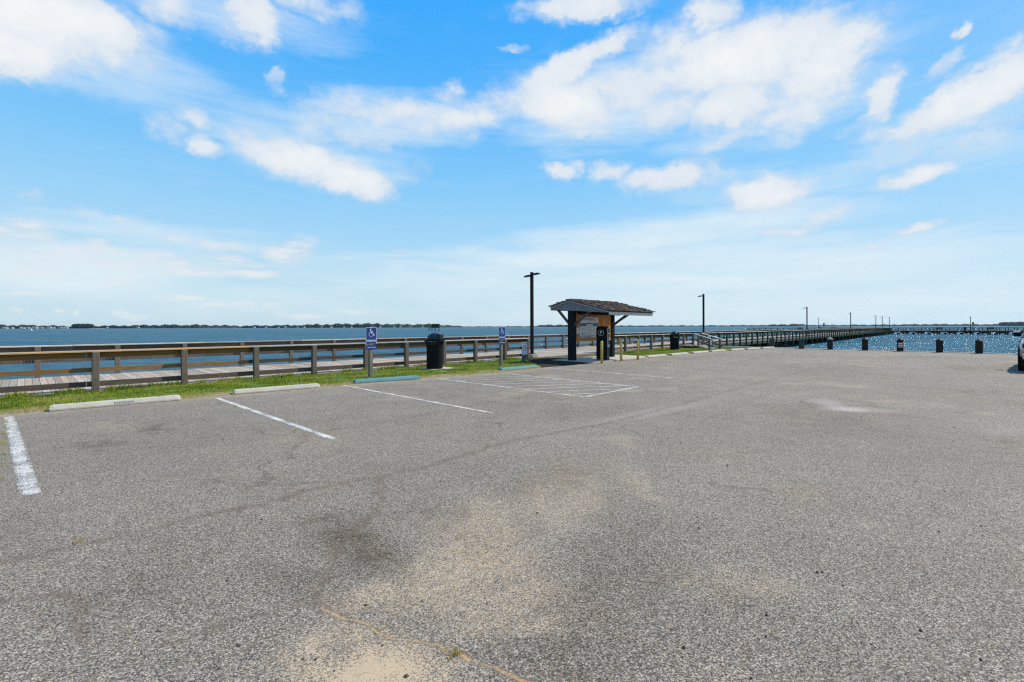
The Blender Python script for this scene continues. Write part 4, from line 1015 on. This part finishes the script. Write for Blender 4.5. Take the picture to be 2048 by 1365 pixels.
yy = -D_/2-.036
MB().box(-.09, .09, yy-.006, yy, 1.22, 1.42).build('screen', M_glass, fr, .003); MB().box(-.09, .09, yy-.006, yy, .93, 1.15).build('keypad', M_blk2, fr, .003)
MB().box(-.05, .05, yy-.009, yy-.006, .955, 1.02).box(-.1, -.06, yy-.005, yy, 1.165, 1.2).build('label_plate', M_white, fr); MB().box(-.09, .09, yy-.006, yy, .70, .88).build('ticket_slot', M_blk2, fr, .01)
xx = -Wd_/2-.0025
textmesh('letter_p', 'P', .19, M_white, pp, (xx, 0.02, 1.22), (R(90), 0, R(-90)))
mb = MB()
for k in range(32):
    a0, a1 = 2*math.pi*k/32, 2*math.pi*(k+1)/32
    for r0, r1 in ((.118, .13),):
        c4 = [(xx, .02+r0*math.cos(a0), 1.22+r0*math.sin(a0)), (xx, .02+r1*math.cos(a0), 1.22+r1*math.sin(a0)), (xx, .02+r1*math.cos(a1), 1.22+r1*math.sin(a1)), (xx, .02+r0*math.cos(a1), 1.22+r0*math.sin(a1))]
        mb.add(c4+[(x+.002, y_, z) for x, y_, z in c4], [(0,1,2,3),(7,6,5,4),(0,4,5,1),(2,6,7,3)])
mb.build('ring', M_white, pp)
MB().lathe([(.012, Hh), (.012, Hh+.08), (0, Hh+.085)], 8).build('antenna', M_black, pp)
# yellow posts
def ybol():
    t = thing('yellow_post', (0, 0, 0)); hh = .95
    MB().lathe([(.055, -.1), (.055, hh-.03), (.045, hh-.006), (0, hh)], 20).build('pipe', M_yel, t, smooth='all'); return t
y1 = ybol()
for k, ((x, y_), lb) in enumerate([((1203.4, 727.5), 'yellow steel guard post in front of the pay machine'), ((1242, 722.5), 'yellow guard post in the middle right of the kiosk'), ((1275.6, 720.3), 'rightmost yellow guard post at the corner of the grass')]):
    p = G(x, y_); o = y1 if k == 0 else dup(y1, p); o.location = p; tag(o, lb, 'guard post', 'yellow guard posts')

# ------------------------------------------------------------------ sea wall bollards
def bollard(cap, name='bollard'):
    t = thing(name, (0, 0, 0))
    MB().lathe([(.155, -.2), (.16, .3), (.155, .66)], 20, rnd=.5).build('pile', M_greenp if not cap else M_pile, t, smooth=True)
    if cap: MB().lathe([(.15, .655), (.185, .655), (.18, .69), (.02, .83), (0, .832)], 20).build('cap', cap, t, smooth=True)
    return t
ca = bollard(plain('grey cap', (.22, .22, .21), .8, 0, .2, 8, 0, .1)); cb = bollard(M_black); cp_ = bollard(None)
bl = [(1544, cp_, 'flat topped greenish bollard nearest the grass corner'), (1603, cp_, 'flat topped greenish bollard second from the grass corner'), (1660, ca, 'dark bollard with a pale grey pointed cap'),
      (1730, cb, 'dark bollard with a pointed cap left of the one with a notice'), (1800, cb, 'dark bollard with a reddish notice on its face'), (1879, cb, 'dark bollard with a pointed cap right of the noticed one'), (1958, cb, 'dark bollard with a pointed cap nearest the pickup truck'), (2048, cb, 'dark bollard with a pointed cap hidden behind the pickup truck')]
seen = set()
for px, src, lb in bl:
    k = (px-1024)/F; base_ = P0+(SEA-.32)*U2  # intersect
    t_ = (k*base_[1]-base_[0])/(N2[0]-k*N2[1]); loc = SW(SEA-.32, t_, 0)
    if id(src) in seen: o = dup(src, loc, 0, lb)
    else: o = src; seen.add(id(src)); o.location = loc
    tag(o, lb, 'bollard', 'bollards along the sea wall')
    if px == 1800:
        n_ = MB().lathe([(.163, .22), (.163, .55)], 16, a0=R(-170), a1=R(-70)).build('notice', plain('faded red notice', (.30, .13, .12), .6, 0, .2, 12, 0), o)
        MB().lathe([(.166, .27), (.166, .29)], 16, a0=R(-160), a1=R(-80)).lathe([(.166, .35), (.166, .38)], 16, a0=R(-160), a1=R(-80)).lathe([(.166, .45), (.166, .5)], 16, a0=R(-150), a1=R(-90)).build('print', M_white, n_)

# ------------------------------------------------------------------ pickup truck
def truck():
    M_body, t_, b_ = newmat('dusty silver paint'); co = objco(t_)
    n = t_.noise(co, 3, 7, .7); zc = t_.sep(co)[2]
    c = t_.mix(t_.mr(t_.m('SUBTRACT', n, t_.m('MULTIPLY', zc, .25)), .2, .5), (.20, .205, .21), (.13, .11, .09))
    t_.put(b_.inputs['Base Color'], c); b_.inputs['Metallic'].default_value = .35; b_.inputs['Roughness'].default_value = .32; b_.inputs['Coat Weight'].default_value = .6
    T = thing('pickup_truck', (19.5, 16.45, 0), math.atan2(-math.cos(R(50)), -math.sin(R(50))), 'dusty silver pickup truck cut off by the right edge', 'pickup truck')
    def ring(x, hw, z0, z1, r=.12, crown=.04):
        return [(x, -hw+.04, z0), (x, hw-.04, z0), (x, hw, z0+.08), (x, hw, z0+(z1-z0)*.5), (x, hw-.02, z1-r), (x, hw-r*.9, z1-.01), (x, hw*.4, z1+crown), (x, -hw*.4, z1+crown), (x, -hw+r*.9, z1-.01), (x, -hw+.02, z1-r), (x, -hw, z0+(z1-z0)*.5), (x, -hw, z0+.08)]
    xs = [(-2.78, .93, .52, 1.14), (-2.70, .97, .45, 1.16), (-1.0, .98, .42, 1.18), (-.9, .98, .42, 1.12), (.8, .98, .42, 1.14), (1.2, .97, .44, 1.14), (2.2, .95, .46, 1.06), (2.5, .90, .48, .98), (2.66, .80, .50, .86)]
    o = MB().loft([ring(*a_) for a_ in xs]).build('body', M_body, T, .02, smooth=True)
    cab = [[(x, -hw, z), (x, hw, z), (x, hw, z+.02), (x, -hw, z+.02)] for x, hw, z in ()]
    def cabring(z, x0, x1, hw): return [(x0, -hw, z), (x1, -hw*.93, z), (x1, hw*.93, z), (x0, hw, z)]
    MB().loft([cabring(1.13, -1.0, 1.05, .93), cabring(1.72, -.85, .30, .76)]).build('windows', M_glass, T, .02)
    MB().loft([cabring(1.70, -.88, .34, .78), cabring(1.80, -.75, .15, .66)]).build('roof', M_body, T, .02, smooth=True)
    for sy in (-1, 1):
        mb = MB()
        for (xa, xb) in ((1.05, .32), (.0, -.05), (-1.0, -.86)): mb.beam((xa, sy*.92, 1.13), (xb, sy*.77, 1.72), .06, .06)
        mb.build('pillar', M_body, T)
        mr_ = MB().box(.72, .86, min(sy*.97, sy*1.16), max(sy*.97, sy*1.16), 1.16, 1.35).build('side_mirror', M_black, T, .03)
        MB().box(.73, .88, min(sy*.99, sy*1.165), max(sy*.99, sy*1.165), 1.30, 1.36).build('mirror_cap', M_white, mr_, .02)
        MB().box(2.42, 2.64, min(sy*.55, sy*.87), max(sy*.55, sy*.87), .80, .95).build('headlight', M_glass, T, .03)
        MB().box(.1, .22, min(sy*.97, sy*1.0), max(sy*.97, sy*1.0), 1.0, 1.03).build('door_handle', M_black, T, .005)
        for xw in (1.75, -1.75):
            MB().lathe([(.43, -.02), (.45, 0), (.45, .02), (.43, .03)], 24).build('wheel_arch', M_black, T, loc=(xw, sy*.965, .42), rot=(R(90), 0, 0))
            wh = MB().lathe([(.24, -.12), (.36, -.12), (.385, -.08), (.385, .08), (.36, .12), (.24, .12)], 28).build('wheel', M_rubber, T, smooth=True, loc=(xw, sy*.87, .385), rot=(R(90), 0, 0))
            rm = MB().lathe([(0, .06), (.05, .07), (.06, .05), (.2, .03), (.24, .09), (.245, -.1), (0, -.1)], 24).build('rim', M_chrome, wh, smooth=True, rot=(R(0) if sy < 0 else R(180), 0, 0))
    MB().box(2.58, 2.80, -.86, .86, .42, .64).build('bumper', M_chrome, T, .05); MB().box(2.60, 2.70, -.5, .5, .66, .88).build('grille', M_black, T, .02)
    MB().box(-2.95, -2.75, -.85, .85, .48, .66).build('bumper', M_chrome, T, .04); MB().box(-2.6, 2.5, -.7, .7, .28, .44).build('chassis', M_black, T, .02)
truck()

# ------------------------------------------------------------------ grass blades
def blades(name, N, sfn, hmin, hmax, label, zfn, mat=M_grass, wd=.006):
    S, Wd = sfn(N); N = len(S); X_ = P0[0]+S*U2[0]+Wd*N2[0]; Y_ = P0[1]+S*U2[1]+Wd*N2[1]; Z_ = zfn(S, Wd)-.01
    h = hmin+(hmax-hmin)*rng.random(N)**1.5; a_ = rng.random(N)*2*np.pi; le = (rng.random(N)-.3)*.9; b2 = rng.random(N)*2*np.pi
    cw = wd*(.6+rng.random(N)); dx, dy = np.cos(a_)*cw, np.sin(a_)*cw; lx, ly = np.cos(b2)*le*h, np.sin(b2)*le*h
    v0 = np.stack([X_-dx, Y_-dy, Z_], -1); v1 = np.stack([X_+dx, Y_+dy, Z_], -1)
    v2 = np.stack([X_+dx*.7+lx*.35, Y_+dy*.7+ly*.35, Z_+h*.6], -1); v3 = np.stack([X_-dx*.7+lx*.35, Y_-dy*.7+ly*.35, Z_+h*.6], -1)
    v4 = np.stack([X_+lx, Y_+ly, Z_+h*.95], -1)
    vv = np.stack([v0, v1, v2, v3, v4], 1).reshape(-1, 3); k = np.arange(N)[:, None]*5
    tri = np.concatenate([k+np.array([[0, 1, 2]]), k+np.array([[0, 2, 3]]), k+np.array([[3, 2, 4]])])
    pn_ = vnoise(S, Wd, 1.1, 55)-.47; r = np.clip(.42+pn_*1.2+(rng.random(N)-.5)*.55+.35*np.clip(1-(Wd-wedge(S))/.8, 0, 1), 0, 1)
    o = bigmesh(name, vv, tri, mat, {'rnd': np.repeat(r, 5)}); return tag(o, label, 'grass', kind='stuff')
def strip(N):
    S = -6+43.2*rng.random(N)**1.25; e = wedge(S)-.05; Wd = e+(0.0-e)*rng.random(N)
    ok = ~inpoly(S, Wd, [(13.6, -5.6), (13.85, -5.2), (18.5, 0.0), (25.2, 0.0), (23.0, -2.6), (22.4, -3.1), (22.4, -5.6)])
    ok &= ~((S > 10.85) & (S < 12.05) & (Wd < -1.6) & (Wd > -2.5))
    d_ = Wd-e; ok &= (rng.random(len(S)) < np.clip(d_*1.3+.15, 0, 1)) | (rng.random(len(S)) < .12)
    ok &= rng.random(len(S)) < np.clip((vnoise(S, Wd, 1.7, 71)-.33)*5+.2, .10, 1)
    return S[ok], Wd[ok]
blades('grass', 260000, strip, .015, .075, 'mown green grass strip along the boardwalk', gz)
def tufts(N):
    c = [(random.uniform(-4, 37), random.uniform(-.35, 0.02)) for _ in range(180)]+[(random.uniform(25, 37), random.uniform(-.6, 0)) for _ in range(90)]
    idx = rng.integers(0, len(c), N); c = np.array(c); S = c[idx, 0]+rng.normal(0, .07, N); Wd = c[idx, 1]+rng.normal(0, .06, N)
    ok = ~((S > 18) & (S < 25.4)); return S[ok], Wd[ok]
blades('weeds', 16000, tufts, .06, .2, 'taller weeds against the boardwalk edge', gz)
def crackweed(N):
    pts = []
    for _ in range(60):
        f_ = random.random(); s_, w_ = .22+random.gauss(0, .02), -5-5.3*f_; pts.append((s_, w_))
    for px, py in ((905, 1308), (155, 1085), (440, 808), (470, 815), (590, 862), (115, 815), (130, 818)): q0 = toSW(G(px, py)); pts += [q0]*6
    c = np.array(pts); idx = rng.integers(0, len(c), N); return c[idx, 0]+rng.normal(0, .02, N), c[idx, 1]+rng.normal(0, .02, N)
blades('weeds', 900, crackweed, .01, .035, 'tiny weeds growing in cracks of the asphalt', lambda S, Wd: np.zeros_like(S)+.01, wd=.002)
# loose bits lying on the asphalt
def pebbles():
    mb = MB()
    pts = [(1394, 1035), (1397, 1057), (1506, 1158), (1680, 833), (920, 1350), (640, 1180)]
    for k in range(120): pts.append((random.uniform(0, 2048), 700+660*random.random()**1.3))
    for px, py in pts:
        if py < 720: continue
        g = G(px, py); s_, w_ = toSW(g)
        if w_ > wedge(s_)-.2 or s_ > 36.5: continue
        r = random.uniform(.004, .011)*(1+.05*g.y); vs = []
        for (a1, b1, c1) in ((1,0,0),(0,1,0),(-1,0,0),(0,-1,0),(0,0,.8),(0,0,-.2)): vs.append((g.x+a1*r*random.uniform(.6, 1.3), g.y+b1*r*random.uniform(.6, 1.3), c1*r+.003))
        mb.add(vs, [(0,1,4),(1,2,4),(2,3,4),(3,0,4),(1,0,5),(2,1,5),(3,2,5),(0,3,5)])
    o = mb.build('gravel', plain('loose grit', (.06, .055, .05), .9, 0, .8, 30, 0)); tag(o, 'loose dark grit scattered over the asphalt', 'gravel', kind='stuff')
pebbles()

# ------------------------------------------------------------------ far shores
def woods(name, label, pts, mat, dens=1.0, flat=False):
    """pts: (px, base distance, tree height m). clumps of foliage faces along the shore"""
    px = np.array([p[0] for p in pts], float); Zs = np.array([p[1] for p in pts], float); Hs = np.array([p[2] for p in pts], float)
    L = 0; n = int((px[-1]-px[0])*2.2*dens)
    xs = np.interp(rng.random(n), [0, 1], [px[0], px[-1]]); Zb = np.interp(xs, px, Zs)*(1+rng.random(n)*.06); hh = np.interp(xs, px, Hs)*(.72+.28*rng.random(n)+.12*np.sin(xs*.31)+.1*np.sin(xs*.11+2))
    if flat: hh = np.interp(xs, px, Hs)*(.94+.06*rng.random(n))
    XX = (xs-1024)/F*Zb; allv = []; allt = []; rr = []; k0 = 0
    ico = [(math.cos(a1)*math.cos(e), math.sin(a1)*math.cos(e), math.sin(e)) for e in (-.3, .45, 1.1) for a1 in np.linspace(0, 2*math.pi, 9)[:-1]]+[(0, 0, 1.0)]
    ico = np.array(ico); fc = []
    for j in range(2):
        for i_ in range(8): fc += [(j*8+i_, j*8+(i_+1) % 8, (j+1)*8+(i_+1) % 8), (j*8+i_, (j+1)*8+(i_+1) % 8, (j+1)*8+i_)]
    for i_ in range(8): fc.append((16+i_, 16+(i_+1) % 8, 24))
    fc = np.array(fc)
    for x, z, h in zip(XX, Zb, hh):
        r = max(2.5, h*.42); vv = ico*np.array([r, r, h*.62])*(1+(rng.random((25, 1))-.5)*.35)+np.array([x, z, WZ+h*.40])
        allv.append(vv); allt.append(fc+k0); k0 += 25; rr.append(np.full(25, rng.random())*.6+rng.random(25)*.4)
    # low undergrowth body so that no water shows between trunks
    m_ = 120; bx = np.linspace(px[0], px[-1], m_); bz = np.interp(bx, px, Zs); bh = np.interp(bx, px, Hs)*(.55+.06*np.sin(bx*.8))
    for o_, zt in ((0, 0), (0, 1), (1, 1), (1, 0)):
        zz = bz*(1+o_*.03); allv.append(np.stack([(bx-1024)/F*zz, zz, WZ+bh*zt], -1))
    a1 = np.arange(m_-1)
    for r0, r1 in ((0, 1), (1, 2), (2, 3)):
        p0, p1 = k0+r0*m_+a1, k0+r1*m_+a1; allt.append(np.stack([p0, p0+1, p1+1], -1)); allt.append(np.stack([p0, p1+1, p1], -1))
    rr.append(np.full(4*m_, .4)); v_ = np.concatenate(allv)
    o = bigmesh(name, v_, np.concatenate(allt), mat, {'rnd': np.concatenate(rr)}); return tag(o, label, 'woodland', kind='stuff')
woods('far_woods', 'green wooded far shore at the left with houses', [(-160, 2000, 17), (-20, 2050, 17), (60, 2050, 16), (120, 2150, 13), (150, 2200, 11)], M_leaf, 1.3)
woods('dark_wood', 'dark flat topped wood on the left far shore', [(147, 2100, 19.5), (152, 2100, 21), (178, 2100, 21), (186, 2100, 18)], M_leafd, 3.5, True)
woods('far_woods', 'long low wood on the far shore right of the dark flat topped wood', [(184, 2250, 13), (260, 2300, 15), (330, 2400, 18), (400, 2500, 18), (470, 2700, 15)], M_leafd, 1.0)
woods('far_woods', 'tree lined far shore behind the first parking sign', [(450, 2900, 14), (560, 2900, 17), (640, 2900, 22), (740, 2900, 26), (800, 3000, 22), (870, 3100, 22), (905, 3300, 14), (930, 3500, 8)], M_leaf, 1.0)
woods('far_woods', 'thin low shoreline behind the lamp and the kiosk', [(915, 6000, 12), (1000, 6500, 12), (1072, 6500, 14), (1085, 5200, 24), (1110, 5200, 28), (1145, 5200, 22), (1180, 6000, 16), (1300, 6200, 18), (1420, 6200, 17), (1550, 6000, 20)], M_leafd, 1.0)
woods('far_woods', 'bluish wooded shore behind the pier', [(1535, 4200, 14), (1555, 4200, 21), (1600, 4200, 22), (1625, 4800, 16), (1700, 5000, 17), (1800, 5000, 19), (1860, 5000, 22), (1930, 5000, 20), (2010, 5000, 19), (2100, 5000, 20)], M_leafd, 1.0)
woods('far_woods', 'dark wooded point at the right edge behind the pier head', [(2001, 2600, 20), (2004, 2600, 21), (2060, 2500, 23), (2200, 2400, 24)], M_leafd, 2.2, True)
# sandy shore strips
for nm, a0, a1, Z0_, lb in (('shore', -120, 186, 2040, 'thin pale shoreline below the left houses'), ('shore', 186, 470, 2230, 'thin shoreline below the low wood')):
    x0, x1 = (a0-1024)/F*Z0_, (a1-1024)/F*Z0_
    o = MB().box(x0, x1, Z0_-14, Z0_+60, WZ-.5, WZ+1.6).build(nm, plain('far shore bank', (.20, .20, .16), .9, 0, .3, .05, 0)); tag(o, lb, 'shore', kind='structure')
# houses
# haze: the air over the bay
if HAZE > 0:
    hm = bpy.data.materials.new('haze air'); hm.use_nodes = True; hm.node_tree.nodes.clear()
    vo = hm.node_tree.nodes.new('ShaderNodeVolumePrincipled'); oo = hm.node_tree.nodes.new('ShaderNodeOutputMaterial')
    vo.inputs['Color'].default_value = (0.72, 0.86, 1.0, 1); vo.inputs['Density'].default_value = HAZE; vo.inputs['Anisotropy'].default_value = 0.3
    hm.node_tree.links.new(vo.outputs[0], oo.inputs['Volume'])
    hz = MB().box(-9500, 9500, -300, 9500, WZ-3.5, 90).build('haze', hm); tag(hz, 'thin pale air over the bay', 'haze', kind='stuff')
M_hw = plain('far house walls', (.55, .55, .52), .8, 0, .15, .2, 0); M_hr = plain('far house roofs', (.16, .16, .17), .8, 0, .2, .2, 0)
def house(wd, h, dp):
    t = thing('house', (0, 0, 0)); wl_ = MB().box(-wd/2, wd/2, -dp/2, dp/2, 0, h).build('wall', M_hw, t)
    MB().add([(-wd/2-.5, -dp/2-.6, h), (wd/2+.5, -dp/2-.6, h), (wd/2+.5, dp/2+.6, h), (-wd/2-.5, dp/2+.6, h), (-wd/2-.5, 0, h+3), (wd/2+.5, 0, h+3)], [(0,1,5,4),(2,3,4,5),(0,4,3),(1,2,5),(3,2,1,0)]).build('roof', M_hr, t)
    for k in range(3): MB().box(-wd/2+wd*(.2+.3*k)-.6, -wd/2+wd*(.2+.3*k)+.6, -dp/2-.08, -dp/2-.01, 1.5, 3.2).build('window', M_glass, wl_)
    return t
h1 = house(12, 5.0, 8); h2 = house(9, 4.0, 7)
hs = [(5, h1), (17, h2), (24, h1), (35, h2), (52, h1), (58, h2), (66, h2), (76, h1), (82, h1), (93, h2), (108, h1), (116, h2), (131, h2), (139, h1), (143, h2), (222, h2), (283, h2), (512, h1), (535, h2), (560, h2), (574, h1), (598, h2), (611, h1), (646, h2), (665, h1), (690, h2), (705, h2), (762, h2), (790, h1), (803, h1), (822, h2), (846, h2)]
sn_ = set()
ORD = ['first', 'second', 'third', 'fourth', 'fifth', 'sixth', 'seventh', 'eighth', 'ninth', 'tenth', 'eleventh', 'twelfth', 'thirteenth', 'fourteenth', 'fifteenth', 'sixteenth', 'seventeenth']
cnt_ = {}
for x, src in hs:
    Z = 2020 if x < 150 else (2240 if x < 300 else 2860); loc = Vector(((x-1024)/F*Z, Z-20, WZ+1.2))
    lb = 'tiny pale house on the left far shore' if x < 150 else ('tiny pale house in front of the low wood' if x < 300 else 'tiny pale house on the tree lined middle far shore')
    gp = 'houses on the left far shore' if x < 150 else ('houses in front of the low wood' if x < 300 else 'houses on the middle far shore')
    cnt_[gp] = cnt_.get(gp, -1)+1; lb = lb.replace('tiny pale house', 'tiny pale house, '+ORD[cnt_[gp]]+' from the left,')
    if id(src) in sn_: o = dup(src, loc, R(random.uniform(-30, 30)), lb)
    else: o = src; sn_.add(id(src)); o.location = loc
    tag(o, lb, 'house', gp)
# white buoy-like float
by = thing('buoy', G(63, 661.3, WZ), 0, 'small white buoy on the water at the far left', 'buoy')
MB().lathe([(0, -.4), (.9, -.2), (1.0, .3), (.5, .7), (.25, 1.8), (.0, 1.9)], 16).build('float', M_white, by, smooth=True)
MB().lathe([(.3, 1.9), (.3, 2.3), (0, 2.4)], 8).build('top_mark', M_white, by)
# hunting blind on stilts out on the water
db = G(868, 661.8, WZ); dbt = thing('duck_blind', db, 0, 'dark brushy hide on thin stilts out on the water above the litter bin', 'duck blind')
for x in (-3.8, -1.6, 0.9, 3.8):
    for y_ in (-1.5, 1.5): MB().box(x-.14, x+.14, y_-.14, y_+.14, -1.5, 2.3).build('stilt', M_pile, dbt)
MB().box(-4.1, 4.1, -1.7, 1.7, 2.2, 2.42).build('platform', M_pile, dbt)
mb = MB().box(-1.2, 4.0, -1.4, 1.4, 2.42, 4.6)
for k in range(700):
    x, y_ = random.uniform(-1.5, 4.3), random.choice((-1.5, 1.5))+random.uniform(-.2, .2); z = random.uniform(2.2, 5.0); a_ = random.uniform(-.5, .5)
    mb.add([(x-.12, y_, z), (x+.12, y_, z), (x+a_, y_+random.uniform(-.3, .3), z+random.uniform(.4, 1.0))], [(0, 1, 2)])
mb.build('brush_wall', plain('dry brush', (.045, .03, .028), .9, 0, .5, 2, 0), dbt)
# clutter on the pier head
def bench():
    t = thing('bench', (0, 0, 0)); MB().box(-.9, .9, -.2, .2, .42, .47).build('seat', M_rail, t); MB().box(-.9, .9, .2, .25, .55, 1.15).build('backrest', M_rail, t)
    for x in (-.75, .75): MB().box(x-.05, x+.05, -.18, .18, 0, .42).build('leg', M_rail, t)
    return t
bn = bench(); tag(bn, 'dark bench on the pier head left of the second thin lamp', 'bench', 'benches on the pier head'); bn.location = TH(solve_th(1882), 3.2); bn.rotation_euler = (0, 0, TA)
dup(bn, TH(solve_th(1600), 3.0), TA, 'dark bench on the left arm of the pier head'); dup(bn, TH(solve_th(1668), 3.0), TA, 'dark bench right of the left arm lamp on the pier head'); dup(bn, TH(solve_th(1986), 3.0), TA, 'dark bench near the right edge on the pier head')
def spot():
    t = thing('viewer_post', (0, 0, 0)); MB().lathe([(.09, 0), (.09, 2.2)], 10).build('post', M_black, t); MB().lathe([(0, 2.15), (.22, 2.2), (.26, 2.5), (.2, 2.75), (0, 2.8)], 12).build('head', M_black, t, smooth=True); return t
sp = spot(); tag(sp, 'short dark post with a round head beside the left arm lamp', 'post', 'short headed posts on the pier head'); sp.location = TH(solve_th(1648), 1.5)
dup(sp, TH(solve_th(1947), 1.5), 0, 'short dark post with a round head beside the right arm lamp')
